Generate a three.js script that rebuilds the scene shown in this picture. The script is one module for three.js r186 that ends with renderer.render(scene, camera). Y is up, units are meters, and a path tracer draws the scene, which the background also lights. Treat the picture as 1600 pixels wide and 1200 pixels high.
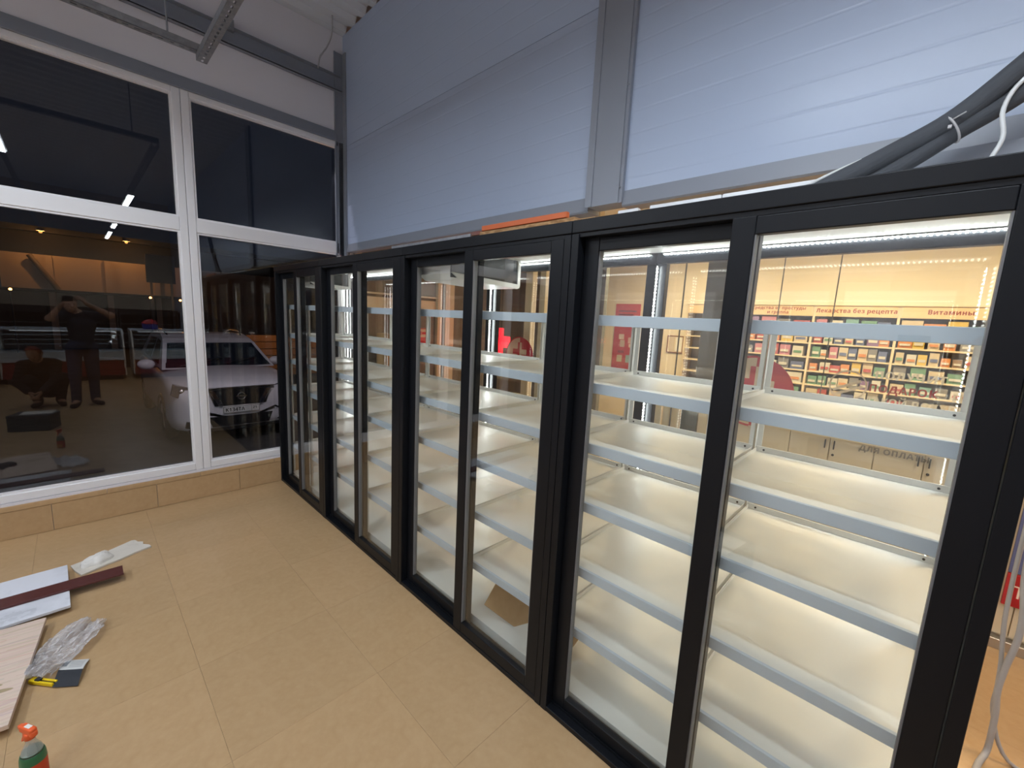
import * as THREE from 'three';
import { RoundedBoxGeometry } from 'three/addons/geometries/RoundedBoxGeometry.js';
import { mergeGeometries } from 'three/addons/utils/BufferGeometryUtils.js';
import { RectAreaLightUniformsLib } from 'three/addons/lights/RectAreaLightUniformsLib.js';

// ---------------------------------------------------------------- camera, sky, exposure
RectAreaLightUniformsLib.init();
const scene = new THREE.Scene();
const EYE = new THREE.Vector3(-1.333, 1.7197, 4.4713);
const FWD = new THREE.Vector3(0.71338, -0.15103, -0.68431), UP = new THREE.Vector3(0.07433, 0.98730, -0.14042);
const camera = new THREE.PerspectiveCamera(84.87, 4 / 3, 0.03, 120);
camera.position.copy(EYE); camera.up.copy(UP); camera.lookAt(EYE.clone().add(FWD));
scene.add(camera);
scene.background = new THREE.Color(0.0035, 0.0045, 0.008);      // night
const renderer = new THREE.WebGLRenderer();
renderer.toneMapping = THREE.LinearToneMapping;
renderer.toneMappingExposure = 1.43;
renderer.shadowMap.enabled = true;
const ROOM_LIGHT = new THREE.Color(0.85, 0.925, 1.0), ROOM_POWER = 60;      // twin-tube ceiling lamps
const LED_LIGHT = new THREE.Color(0.94, 1.0, 0.99), LED_POWER = 55;        // strips in the cabinets
const WARM_LIGHT = new THREE.Color(1.0, 0.76, 0.47), WARM_POWER = 6.4;     // pharmacy ceiling panels
const SODIUM = new THREE.Color(1.0, 0.42, 0.1);

// ---------------------------------------------------------------- helpers
let seed = 12345;
const rnd = () => { seed = (seed + 0x6d2b79f5) | 0; let t = Math.imul(seed ^ (seed >>> 15), 1 | seed); t = (t + Math.imul(t ^ (t >>> 7), 61 | t)) ^ t; return ((t ^ (t >>> 14)) >>> 0) / 4294967296; };
const rr = (a, b) => a + (b - a) * rnd();
const V = (x, y, z) => new THREE.Vector3(x, y, z);
const used = {};
function numbered(n) { const k = used[n] = (used[n] ?? -1) + 1; return k ? `${n}_${String(k).padStart(3, '0')}` : n; }
function metreUV(g) {                                  // uv in metres, by the axis each face looks along
  const p = g.attributes.position, n = g.attributes.normal, uv = new Float32Array(p.count * 2);
  for (let i = 0; i < p.count; i++) {
    const ax = Math.abs(n.getX(i)), ay = Math.abs(n.getY(i)), az = Math.abs(n.getZ(i));
    const [u, v] = ay >= ax && ay >= az ? [p.getX(i), p.getZ(i)] : ax >= az ? [p.getZ(i), p.getY(i)] : [p.getX(i), p.getY(i)];
    uv[2 * i] = u; uv[2 * i + 1] = v;
  }
  g.setAttribute('uv', new THREE.BufferAttribute(uv, 2));
  return g;
}
function plain(g) { g = g.index ? g.toNonIndexed() : g; for (const k of Object.keys(g.attributes)) if (!['position', 'normal', 'uv'].includes(k)) g.deleteAttribute(k); if (!g.attributes.normal) g.computeVertexNormals(); if (!g.attributes.uv) metreUV(g); return g; }
const join = (gs) => Array.isArray(gs) ? (gs.length === 1 ? gs[0] : mergeGeometries(gs.map(plain))) : gs;
function obj(name, gs, mat, parent = scene, extra) {
  const m = new THREE.Mesh(join(gs), mat);
  m.name = parent === scene ? numbered(name) : name;
  m.castShadow = m.receiveShadow = true;
  if (extra) m.userData = extra;
  parent.add(m);
  return m;
}
function thing(name, label, category, pos = [0, 0, 0], turn = 0, group) {
  const o = new THREE.Group(); o.name = numbered(name); o.position.set(...pos); o.rotation.y = turn;
  o.userData = { label, category }; if (group) o.userData.group = group;
  scene.add(o); return o;
}
function tag(o, label, category, group) { o.userData = { ...o.userData, label, category }; if (group) o.userData.group = group; return o; }
const struct = (name, gs, mat, label) => obj(name, gs, mat, scene, { kind: 'structure', ...(label ? { label } : {}) });
function structGroup(name, label) { const o = new THREE.Group(); o.name = numbered(name); o.userData = { kind: 'structure' }; if (label) o.userData.label = label; scene.add(o); return o; }
// boxes given by their extents
const bx = (x0, x1, y0, y1, z0, z1) => metreUV(new THREE.BoxGeometry(x1 - x0, y1 - y0, z1 - z0).translate((x0 + x1) / 2, (y0 + y1) / 2, (z0 + z1) / 2));
const rb = (x0, x1, y0, y1, z0, z1, r = 0.003) => metreUV(new RoundedBoxGeometry(x1 - x0, y1 - y0, z1 - z0, 1, Math.min(r, (x1 - x0) / 2.01, (y1 - y0) / 2.01, (z1 - z0) / 2.01)).translate((x0 + x1) / 2, (y0 + y1) / 2, (z0 + z1) / 2));
const cyl = (r0, r1, h, seg = 16) => new THREE.CylinderGeometry(r1, r0, h, seg).translate(0, h / 2, 0);
const tube = (pts, r, seg = 40, rad = 8) => new THREE.TubeGeometry(new THREE.CatmullRomCurve3(pts.map((p) => V(...p))), seg, r, rad);
function rod(a, b, r, seg = 8) { const d = V(...b).sub(V(...a)); const g = new THREE.CylinderGeometry(r, r, d.length(), seg); g.applyQuaternion(new THREE.Quaternion().setFromUnitVectors(V(0, 1, 0), d.clone().normalize())); return g.translate(...V(...a).add(V(...b)).multiplyScalar(0.5).toArray()); }
// polygon in (u, v) extruded: along z, or along x
const shapeOf = (pts) => new THREE.Shape(pts.map((p) => new THREE.Vector2(p[0], p[1])));
const extZ = (pts, z0, z1, bevel = 0) => metreUV(plain(new THREE.ExtrudeGeometry(shapeOf(pts), { depth: z1 - z0 - 2 * bevel, bevelEnabled: bevel > 0, bevelSize: bevel, bevelThickness: bevel, bevelSegments: 1, bevelOffset: -bevel }).translate(0, 0, z0 + bevel)));
const extX = (pts, x0, x1, bevel = 0) => metreUV(plain(new THREE.ExtrudeGeometry(shapeOf(pts.map(([z, y]) => [-z, y])), { depth: x1 - x0 - 2 * bevel, bevelEnabled: bevel > 0, bevelSize: bevel, bevelThickness: bevel, bevelSegments: 1, bevelOffset: -bevel }).rotateY(Math.PI / 2).translate(x0 + bevel, 0, 0)));
function area(color, power, w, h, pos, look, up, parent = scene) {     // h runs along up
  const l = new THREE.RectAreaLight(color, power, w, h); l.position.set(...pos); parent.add(l);
  l.quaternion.setFromRotationMatrix(new THREE.Matrix4().lookAt(V(0, 0, 0), V(...look), V(...up))); l.name = 'area_light'; return l;
}
// ---------------------------------------------------------------- textures
function canvas(w, h, draw, srgb = true) {
  const c = document.createElement('canvas'); c.width = w; c.height = h; const g = c.getContext('2d'); draw(g, w, h);
  const t = new THREE.CanvasTexture(c); t.wrapS = t.wrapT = THREE.RepeatWrapping; if (srgb) t.colorSpace = THREE.SRGBColorSpace; return t;
}
function noise2(size, octaves, tile = 4) {            // tiling value noise 0..1
  const out = new Float32Array(size * size); let amp = 1, sum = 0;
  for (let o = 0, f = tile; o < octaves; o++, f *= 2, amp *= 0.55) {
    const v = Array.from({ length: f * f }, rnd); sum += amp;
    for (let y = 0; y < size; y++) for (let x = 0; x < size; x++) {
      const fx = x / size * f, fy = y / size * f, x0 = Math.floor(fx), y0 = Math.floor(fy), a = fx - x0, b = fy - y0, s = a * a * (3 - 2 * a), t = b * b * (3 - 2 * b);
      const q = (i, j) => v[((y0 + j) % f) * f + (x0 + i) % f];
      out[y * size + x] += amp * ((q(0, 0) * (1 - s) + q(1, 0) * s) * (1 - t) + (q(0, 1) * (1 - s) + q(1, 1) * s) * t);
    }
  }
  return out.map((k) => k / sum);
}
const N1 = noise2(256, 6, 4), N2 = noise2(256, 7, 8);
function noiseTex(fn, srgb = true, rep = 1) {           // fn(n1, n2, x, y) -> [r, g, b] 0..255
  const t = canvas(256, 256, (g) => { const im = g.createImageData(256, 256); for (let i = 0; i < 65536; i++) { const c = fn(N1[i], N2[i], i % 256, i >> 8); im.data.set([c[0], c[1], c[2], 255], i * 4); } g.putImageData(im, 0, 0); }, srgb);
  t.repeat.set(rep, rep); return t;
}
const lerpc = (a, b, t) => a.map((v, i) => v + (b[i] - v) * Math.max(0, Math.min(1, t)));
const bumpFine = noiseTex((a, b) => [b * 255, b * 255, b * 255], false, 4);
const std = (p) => new THREE.MeshStandardMaterial({ roughness: 0.6, metalness: 0, ...p });
const col = (r, g, b) => new THREE.Color().setRGB(r, g, b);
const M = {
  black: new THREE.MeshPhysicalMaterial({ color: col(0.0055, 0.0065, 0.009), roughness: 0.4, specularIntensity: 0.5 }),
  blackDeep: std({ color: col(0.006, 0.006, 0.008), roughness: 0.5 }),
  white: std({ color: col(0.78, 0.79, 0.78), roughness: 0.4 }),
  pvc: std({ color: col(0.83, 0.82, 0.84), roughness: 0.32 }),
  shelf: std({ color: col(0.82, 0.82, 0.80), roughness: 0.62, roughnessMap: noiseTex((a, b) => [0, 150 + 100 * b, 0], false, 2) }),
  zinc: std({ color: col(0.56, 0.64, 0.74), roughness: 0.45 }),
  panel: std({ color: col(0.40, 0.47, 0.61), roughness: 0.36 }),
  facadePanel: std({ color: col(0.76, 0.74, 0.78), roughness: 0.5 }),
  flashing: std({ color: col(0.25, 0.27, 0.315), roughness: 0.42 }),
  deck: std({ color: col(0.64, 0.66, 0.70), roughness: 0.45 }),
  galv: std({ color: col(0.46, 0.47, 0.49), roughness: 0.42, metalness: 0.6, map: noiseTex((a, b) => lerpc([190, 192, 196], [240, 240, 242], b), true, 6) }),
  cream: std({ color: col(0.74, 0.63, 0.46), roughness: 0.55 }),
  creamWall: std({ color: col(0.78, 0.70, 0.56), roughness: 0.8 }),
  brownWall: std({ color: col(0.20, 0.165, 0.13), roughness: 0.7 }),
  greyDoor: std({ color: col(0.13, 0.14, 0.135), roughness: 0.35 }),
  column: std({ color: col(0.16, 0.16, 0.165), roughness: 0.5 }),
  red: std({ color: col(0.50, 0.025, 0.035), roughness: 0.45 }),
  vinylRed: std({ color: col(0.48, 0.03, 0.055), roughness: 0.4 }),
  vinylBeige: std({ color: col(0.62, 0.52, 0.40), roughness: 0.5 }),
  whiteText: std({ color: col(0.85, 0.83, 0.78), roughness: 0.5 }),
  ceiling: std({ color: col(0.80, 0.80, 0.78), roughness: 0.9 }),
  rubber: std({ color: col(0.02, 0.02, 0.021), roughness: 0.8 }),
  insulation: std({ color: col(0.055, 0.06, 0.07), roughness: 0.85, bumpMap: bumpFine, bumpScale: 0.001 }),
  cableWhite: std({ color: col(0.62, 0.63, 0.63), roughness: 0.5 }),
  cableGrey: std({ color: col(0.42, 0.41, 0.42), roughness: 0.5 }),
  screw: std({ color: col(0.03, 0.03, 0.03), roughness: 0.5, metalness: 0.5 }),
  led: std({ color: col(0.9, 0.9, 0.9), emissive: col(0.97, 1, 0.98), emissiveIntensity: 14 }),
  ledSoft: std({ color: col(0.9, 0.9, 0.9), emissive: col(0.97, 1, 0.98), emissiveIntensity: 7 }),
  ledStripBase: std({ color: col(0.85, 0.86, 0.84), roughness: 0.4 }),
  lampGlow: std({ color: col(0.9, 0.9, 0.9), emissive: ROOM_LIGHT, emissiveIntensity: 18 }),
  warmGlow: std({ color: col(0.9, 0.85, 0.75), emissive: WARM_LIGHT, emissiveIntensity: 3.5 }),
  neonRed: std({ color: col(0.6, 0.02, 0.03), emissive: col(1, 0.015, 0.03), emissiveIntensity: 1.6 }),
  whiteFoam: std({ color: col(0.86, 0.88, 0.9), roughness: 0.8 }),
  glass: new THREE.MeshPhysicalMaterial({ color: col(0.97, 0.985, 0.975), roughness: 0, transmission: 1, thickness: 0, ior: 1.52 }),
  facadeGlass: new THREE.MeshPhysicalMaterial({ color: col(0.86, 0.87, 0.88), roughness: 0, transmission: 1, thickness: 0, ior: 1.56 }),
  film: new THREE.MeshPhysicalMaterial({ color: col(0.9, 0.9, 0.93), roughness: 0.14, transmission: 0.5, thickness: 0, ior: 1.5 }),
};
const tileMap = noiseTex((a, b) => lerpc([190, 156, 114], [200, 167, 126], b * 1.3 - 0.15), true, 5);
M.tiles = [0, 1, 2].map((k) => std({ color: [col(0.93, 0.93, 0.92), col(0.955, 0.95, 0.945), col(0.915, 0.915, 0.91)][k], map: tileMap, roughness: 0.36, bumpMap: bumpFine, bumpScale: 0.0004 }));
M.grout = std({ color: col(0.47, 0.36, 0.22), roughness: 0.9 });
M.cardboard = std({ map: noiseTex((a, b) => lerpc([164, 128, 86], [188, 152, 110], b), true, 3), roughness: 0.9 });
M.plywood = std({ map: noiseTex((a, b, x, y) => lerpc([150, 110, 70], [190, 150, 104], 0.5 + 0.5 * Math.sin(y * 0.5 + a * 22)), true, 2), roughness: 0.8 });

// ---------------------------------------------------------------- the room shell
const XW = 0.693, HC = 4.37, FZ = 11, XL = -4.3;
{ // floor: slab plus single tiles
  const f = structGroup('floor', 'beige speckled porcelain floor tiles with narrow joints');
  obj('slab', bx(XL - 0.2, 5.9, -0.2, -0.012, -0.25, FZ + 0.2), M.grout, f);
  const S = 0.6, J = 0.0006;
  const tile = metreUV(new RoundedBoxGeometry(S - J, 0.012, S - J, 1, 0.0005));
  for (let i = -6; i <= 6; i++) for (let k = 0; k < 19; k++) {
    const x = -1.04 + (i + 0.5) * S, z = -0.19 + (k + 0.5) * S;
    if (z > FZ - 0.1 || x > 2.3 || (x > -0.1 && (z < 0.1 || z > 7.5))) continue;
    const m = obj('tile', tile, M.tiles[Math.floor(rnd() * 3)], f);
    m.position.set(x, -0.006, z); m.rotation.y = Math.floor(rnd() * 4) * Math.PI / 2;
  }
}
// profiled wall panels: shallow horizontal ribs every 10 cm
function ribbed(x0, x1, y0, y1, z0, z1, step) {         // face looks to -x
  const pts = [[x1, y0], [x0, y0]]; for (let y = y0 + step; y < y1 - 0.02; y += step) pts.push([x0, y - 0.007], [x0 + 0.0008, y - 0.002], [x0 + 0.0008, y + 0.002], [x0, y + 0.007]);
  pts.push([x0, y1], [x1, y1]); return extZ(pts, z0, z1);
}
{
  const w = structGroup('wall_right', 'bluish white ribbed metal sandwich panels above the cabinets');
  obj('panel', ribbed(XW, XW + 0.1, 2.36, 3.35, 0, 3.06, 0.105), M.panel, w);
  obj('panel', ribbed(XW, XW + 0.1, 3.353, HC, 0, 3.06, 0.105), M.panel, w);
  obj('panel', ribbed(XW, XW + 0.1, 2.36, 3.35, 3.22, 7.2, 0.105), M.panel, w);
  obj('panel', ribbed(XW, XW + 0.1, 3.353, HC, 3.22, 7.2, 0.105), M.panel, w);
  obj('panel', ribbed(XW, XW + 0.1, 0, HC, 7.2, FZ, 0.105), M.panel, w);
  const fl = (z0, z1) => [extZ([[XW - 0.012, 2.333], [XW - 0.002, 2.405], [XW + 0.1, 2.405], [XW + 0.1, 2.33], [XW - 0.004, 2.325]], z0, z1)];
  obj('bottom_flashing', fl(0.05, 3.05), M.flashing, w); obj('bottom_flashing', fl(3.26, 7.2), M.flashing, w);
  const cf = obj('column_flashing', [bx(XW - 0.03, XW + 0.08, 2.345, HC, 3.062, 3.245), bx(XW - 0.036, XW - 0.03, 2.345, HC, 3.045, 3.085), bx(XW - 0.022, XW + 0.02, 2.345, HC, 3.245, 3.262)], M.flashing, w);
  for (const y of [2.42, 2.9, 3.4, 3.9]) obj('rivet', new THREE.SphereGeometry(0.005, 8, 6).translate(XW - 0.03, y, 3.252), M.galv, cf);
  obj('corner_trim', [bx(0.6, XW + 0.05, 2.285, 4.2, 0.0, 0.012), bx(XW - 0.012, XW, 2.285, 4.2, 0.0, 0.075), bx(0.6, 0.607, 2.285, 4.2, 0.012, 0.02)], M.flashing, w);
}
{ // facade wall: tiled plinth, panels and steel girts over the windows
  const w = structGroup('wall_facade', 'facade wall with tiled plinth below the windows and pale panels above');
  obj('plinth', bx(XL, 0.72, 0, 0.262, -0.25, 0.018), M.facadePanel, w);
  for (let i = -6; i < 3; i++) { const x0 = -1.557 + i * 0.6, x1 = Math.min(x0 + 0.5978, 0.72); if (x1 > x0 && x0 > XL - 0.4) obj('plinth_tile', rb(x0, x1, 0.002, 0.204, 0.018, 0.03, 0.0015), M.tiles[(i + 9) % 3], w); }
  for (let i = -6; i < 3; i++) { const x0 = -1.257 + i * 0.6, x1 = Math.min(x0 + 0.5978, 0.72); if (x1 > x0 && x0 > XL - 0.4) obj('sill_tile', rb(x0, x1, 0.206, 0.242, 0.018, 0.034, 0.0015), M.tiles[(i + 8) % 3], w); }
  obj('upper_panel', bx(XL, XW + 0.1, 3.39, HC, -0.12, -0.002), M.facadePanel, w);
  obj('head_flashing', extX([[0, 3.392], [0.03, 3.385], [0.034, 3.39], [0.012, 3.485], [0, 3.49]], XL, 0.61), M.flashing, w);
  obj('girt', [bx(XL, 0.66, 3.845, 3.985, 0.0, 0.006), bx(XL, 0.66, 3.845, 3.851, 0.0, 0.05), bx(XL, 0.66, 3.979, 3.985, 0.0, 0.05), bx(XL, 0.66, 3.845, 3.865, 0.044, 0.05)], M.flashing, w);
  obj('bracket', [bx(-0.30, -0.24, 3.96, 4.04, 0.0, 0.05)], M.galv, w);
}
{ // windows in the facade: white frames, two panes each
  const edges = [-4.3, -3.13, -1.9, -0.626, 0.72];
  for (let i = 0; i < 4; i++) {
    const x0 = edges[i], x1 = edges[i + 1], w = structGroup('window_' + (i + 1), 'white framed fixed window with a transom, dark night outside');
    const f = 0.056, zf = 0.012, zb = -0.06, fx1 = i === 3 ? x1 - 0.03 : x1;
    obj('jamb', rb(x0 + 0.001, x0 + f, 0.262, 3.39, zb, zf, 0.005), M.pvc, w);
    obj('jamb', rb(fx1 - f, fx1 - 0.001, 0.262, 3.39, zb, zf, 0.005), M.pvc, w);
    obj('sill_rail', rb(x0 + f, fx1 - f, 0.264, 0.322, zb, zf, 0.005), M.pvc, w);
    obj('head_rail', rb(x0 + f, fx1 - f, 3.345, 3.39, zb, zf, 0.005), M.pvc, w);
    obj('transom', rb(x0 + f, fx1 - f, 2.308, 2.414, zb, zf, 0.005), M.pvc, w);
    for (const [y0, y1] of [[0.322, 2.308], [2.414, 3.345]]) {
      const b = 0.014, a0 = x0 + f, a1 = fx1 - f;
      obj('glazing_bead', [bx(a0, a0 + b, y0, y1, -0.028, 0.002), bx(a1 - b, a1, y0, y1, -0.028, 0.002), bx(a0, a1, y0, y0 + b, -0.028, 0.0015), bx(a0, a1, y1 - b, y1, -0.028, 0.0015)], M.pvc, w);
      obj('pane', bx(a0, a1, y0, y1, -0.036, -0.029), M.facadeGlass, w);
    }
  }
}
{ // ceiling: trapezoidal steel deck, ribs across the room
  const pts = [], P = 0.2, H = 0.045; let z = -0.2;
  for (; z < FZ + 0.1; z += P) pts.push([z, HC], [z + 0.07, HC], [z + 0.1, HC + H], [z + 0.17, HC + H]);
  pts.push([z, HC + H + 0.05], [-0.25, HC + H + 0.05], [-0.25, HC]);
  const c = structGroup('ceiling', 'ribbed steel roof deck');
  obj('deck_sheet', extX(pts, XL - 0.1, XW), M.deck, c);
  obj('roof_slab', bx(XL - 0.3, XW + 0.2, HC + 0.1, HC + 0.25, -0.3, FZ + 0.3), M.deck, c);
}
struct('wall_left', bx(XL - 0.15, XL, 0, HC + 0.1, -0.25, FZ), M.facadePanel);
struct('wall_back', bx(XL - 0.15, 5.9, 0, HC + 0.1, FZ, FZ + 0.15), std({ color: col(0.55, 0.47, 0.36), roughness: 0.8 }));
// hall behind the cabinets
struct('ceiling', bx(XW + 0.1, 5.9, 2.86, 2.96, -0.15, 9), M.ceiling, 'white lowered ceiling of the pharmacy hall');
{
  const g = structGroup('ceiling', 'white suspended ceiling tiles over the hall behind the cabinets');
  for (let i = 0; i < 8; i++) for (let k = 0; k < 14; k++) { const x = 0.81 + i * 0.6, z = 0.02 + k * 0.6; if ((i === 4 || i === 6) && k % 3 === 1) continue; obj('ceiling_tile', rb(x, x + 0.594, 2.848, 2.86, z, z + 0.594, 0.002), M.ceiling, g); }
}
struct('wall_pharmacy', [bx(5.22, 5.4, 0, 2.86, 0.3, 1.84), bx(5.54, 5.6, 0, 2.86, 1.84, 9), bx(5.22, 5.56, 2.09, 2.86, 1.84, 9)], M.creamWall, 'cream back wall of the pharmacy');
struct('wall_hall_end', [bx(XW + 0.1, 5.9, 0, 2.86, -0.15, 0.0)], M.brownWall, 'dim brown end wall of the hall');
struct('wall_hall_far', [bx(XW + 0.1, 5.9, 0, 2.86, 9, 9.15)], M.creamWall);
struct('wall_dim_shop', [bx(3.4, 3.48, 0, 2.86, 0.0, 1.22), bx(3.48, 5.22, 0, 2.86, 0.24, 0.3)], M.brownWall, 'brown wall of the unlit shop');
{ const g = structGroup('door_1', 'dark grey glazed door beside the pharmacy'); obj('leaf', rb(3.4, 3.46, 0, 2.86, 1.22, 1.5), M.greyDoor, g); obj('stile', rb(3.385, 3.4, 0, 2.86, 1.34, 1.37), M.column, g); obj('stile', rb(3.385, 3.4, 0, 2.86, 1.47, 1.5), M.column, g); }
struct('column_square', rb(2.86, 3.02, 0, 2.86, 2.93, 3.12, 0.008), M.column, 'dark grey square column in front of the pharmacy shelves');

// ---------------------------------------------------------------- the row of glass door cabinets
const ZS = [0.02, 1.083, 2.259, 3.466, 4.668];
const CAB = ['black framed sliding door cabinet standing against the window, the farthest and narrowest', 'second black framed sliding door cabinet from the window', 'third black framed sliding door cabinet from the window, a cardboard sheet leaning inside', 'nearest black framed sliding door cabinet, the red cross decal showing through its shelves'];
function led(parent, x, y, z, len, vertical, out, side, glow = M.led) {   // strip: base, diodes, light. out = direction the face looks
  const s = new THREE.Group(); s.name = 'led_strip'; parent.add(s);
  const o = V(...out), pitch = 0.0167, n = Math.floor(len / pitch), gs = [];
  const along = vertical ? V(0, 1, 0) : V(0, 0, 1), across = new THREE.Vector3().crossVectors(along, o), c = V(x, y, z);
  const boxAt = (p, la, lo, lc) => { const h = (d) => Math.abs(along.getComponent(d)) * la + Math.abs(o.getComponent(d)) * lo + Math.abs(across.getComponent(d)) * lc; return new THREE.BoxGeometry(h(0), h(1), h(2)).translate(p.x, p.y, p.z); };
  obj('backing', boxAt(c, len, 0.003, 0.012), M.ledStripBase, s);
  for (let i = 0; i < n; i++) gs.push(boxAt(c.clone().addScaledVector(along, (i - (n - 1) / 2) * pitch).addScaledVector(o, 0.004).addScaledVector(V(...side), 0.005), 0.007, 0.006, 0.006));
  obj('diodes', gs, glow, s, { kind: 'stuff' });
  return [s, c.clone().addScaledVector(o, 0.003).addScaledVector(V(...side), -0.004)];
}
ZS.slice(0, 4).forEach((z0, m) => {
  const z1 = ZS[m + 1], t = thing('display_cabinet', CAB[m], 'cabinet', [0, 0, 0], 0, 'row of black glass door cabinets');
  const fr = obj('front_frame', [
    rb(0, 0.10, 2.052, 2.1, z0, z1, 0.004), rb(0.006, 0.10, 2.036, 2.054, z0 + 0.002, z1 - 0.002, 0.003),       // header in two steps
    rb(0, 0.10, 0, 2.05, z0 + 0.001, z0 + 0.034, 0.003), rb(0, 0.10, 0, 2.05, z1 - 0.034, z1 - 0.001, 0.003),
    rb(0.002, 0.10, 0, 0.024, z0 + 0.03, z1 - 0.03, 0.003), bx(0.036, 0.040, 0.02, 0.036, z0 + 0.03, z1 - 0.03), bx(0.075, 0.079, 0.02, 0.036, z0 + 0.03, z1 - 0.03),
  ], M.black, t);
  const mid = (z0 + z1) / 2;
  // far door on the inner track, near door on the outer track
  for (const [a, b, x0] of [[z0 + 0.036, mid + 0.034, 0.042], [mid - 0.034, z1 - 0.036, 0.003]]) {
    const d = new THREE.Group(); d.name = 'sliding_door'; t.add(d);
    const s = 0.063, y0 = 0.026, y1 = 2.038, xt = x0 + 0.033;
    obj('stile', rb(x0, xt, y0, y1, a, a + s, 0.003), M.black, d); obj('stile', rb(x0, xt, y0, y1, b - s, b, 0.003), M.black, d);
    obj('top_rail', rb(x0 + 0.0008, xt, y1 - 0.05, y1 - 0.001, a + s, b - s, 0.003), M.black, d); obj('bottom_rail', rb(x0 + 0.0008, xt, y0, y0 + 0.058, a + s, b - s, 0.003), M.black, d);
    obj('door_glass', bx(x0 + 0.014, x0 + 0.019, y0 + 0.055, y1 - 0.048, a + s - 0.004, b - s + 0.004), M.glass, d);
    obj('gasket', [bx(x0 + 0.004, xt - 0.004, y0 + 0.058, y1 - 0.05, a + s, a + s + 0.004), bx(x0 + 0.004, xt - 0.004, y0 + 0.058, y1 - 0.05, b - s - 0.004, b - s)], M.column, d);
  }
  obj('track_seal', bx(0.098, 0.102, 0.03, 2.04, z0 + 0.004, z0 + 0.032), M.blackDeep, fr);
  // back: black frame, one fixed pane
  const bf = [rb(0.72, 0.76, 2.032, 2.1, z0, z1), rb(0.72, 0.76, 0, 0.1, z0, z1), rb(0.72, 0.76, 0.1, 2.032, z0 + 0.001, z0 + 0.052), rb(0.72, 0.76, 0.1, 2.032, z1 - 0.052, z1 - 0.001)];
  if (m === 3) bf.push(rb(0.12, 0.72, 2.035, 2.1, z1 - 0.04, z1 - 0.002), rb(0.12, 0.72, 0, 0.06, z1 - 0.04, z1 - 0.002));
  obj('back_frame', bf, M.black, t);
  for (const x of [0.95, 0.966]) obj('back_glass', new THREE.PlaneGeometry(z1 - z0 - 0.004, 2.03).rotateY(-Math.PI / 2).translate(x, 1.075, mid), M.glass, t);
  led(t, 0.764, 2.046, mid, z1 - z0 - 0.1, false, [1, 0, 0], [0, -1, 0], M.ledSoft); led(t, 0.764, 1.07, z0 + 0.024, 1.9, true, [1, 0, 0], [0, 0, 1], M.ledSoft); if (m === 3) led(t, 0.764, 1.07, z1 - 0.03, 1.9, true, [1, 0, 0], [0, 0, -1], M.ledSoft);
  if (m === 3) obj('end_glass', new THREE.PlaneGeometry(0.6, 1.975).translate(0.42, 1.047, z1 - 0.02), M.glass, t);
  obj('roof_panel', bx(0.1, 0.98, 2.085, 2.1, z0, z1), M.white, t);
  obj('floor_panel', bx(0.1, 0.98, 0.02, 0.075, z0, z1), M.white, t);
  { const [s, p] = led(t, 0.714, 2.078, mid, z1 - z0 - 0.06, false, [0, -1, 0], [-1, 0, 0]); area(LED_LIGHT, LED_POWER * 1.3, z1 - z0 - 0.06, 0.006, [p.x, p.y, p.z], [0, -1, 0], [1, 0, 0], s); }
  const post = (z, out) => { const [s, p] = led(t, 0.703, 1.07, z, 1.9, true, out, [-1, 0, 0]); const o = V(...out); area(LED_LIGHT, LED_POWER * 1.3, 0.006, 1.9, [p.x, p.y, p.z], [o.x, o.y, o.z], [0, 1, 0], s); };
  post(z0 + 0.012, [0, 0, 1]); if (m === 3) post(z1 - 0.05, [0, 0, -1]);
});
{ // unit coolers under the roofs of two cabinets
  const spec = [[0.26, 0.62, 0.47, 'white cooling unit with dark fan face under the roof of the cabinet beside the window'], [2.27, 2.6, 0.648, 'white cooling unit with dark fan face under the roof of the third cabinet']];
  for (const [z0, z1, xe, label] of spec) {
    const x0 = 0.11, xb = xe, t = thing('cooling_unit', label, 'cooling unit', [0, 0, 0], 0, 'cooling units in the cabinets');
    const yb = (x) => 1.925 - 0.012 * (x - x0) / 0.54;
    obj('housing', extZ([[x0, 1.955], [x0 + 0.05, yb(x0)], [xb - 0.03, yb(xb)], [xb, yb(xb) + 0.03], [xb, 2.082], [x0, 2.082]], z0, z1 - 0.02, 0.004), M.white, t);
    obj('face_frame', [extZ([[x0, 1.955], [x0 + 0.05, yb(x0)], [xb - 0.02, yb(xb)], [xb - 0.006, yb(xb) + 0.006], [xb, yb(xb) + 0.02], [xb - 0.022, yb(xb) + 0.028], [x0, yb(x0) + 0.036]], z1 - 0.02, z1, 0.003), rb(xb - 0.026, xb, yb(xb) + 0.015, 2.083, z1 - 0.02, z1, 0.004)], M.white, t);
    obj('fan_face', bx(x0, xb - 0.02, yb(xb) + 0.02, 2.083, z1 - 0.02, z1 - 0.009), std({ color: col(0.022, 0.025, 0.028), roughness: 0.3 }), t);
  }
}
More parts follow.
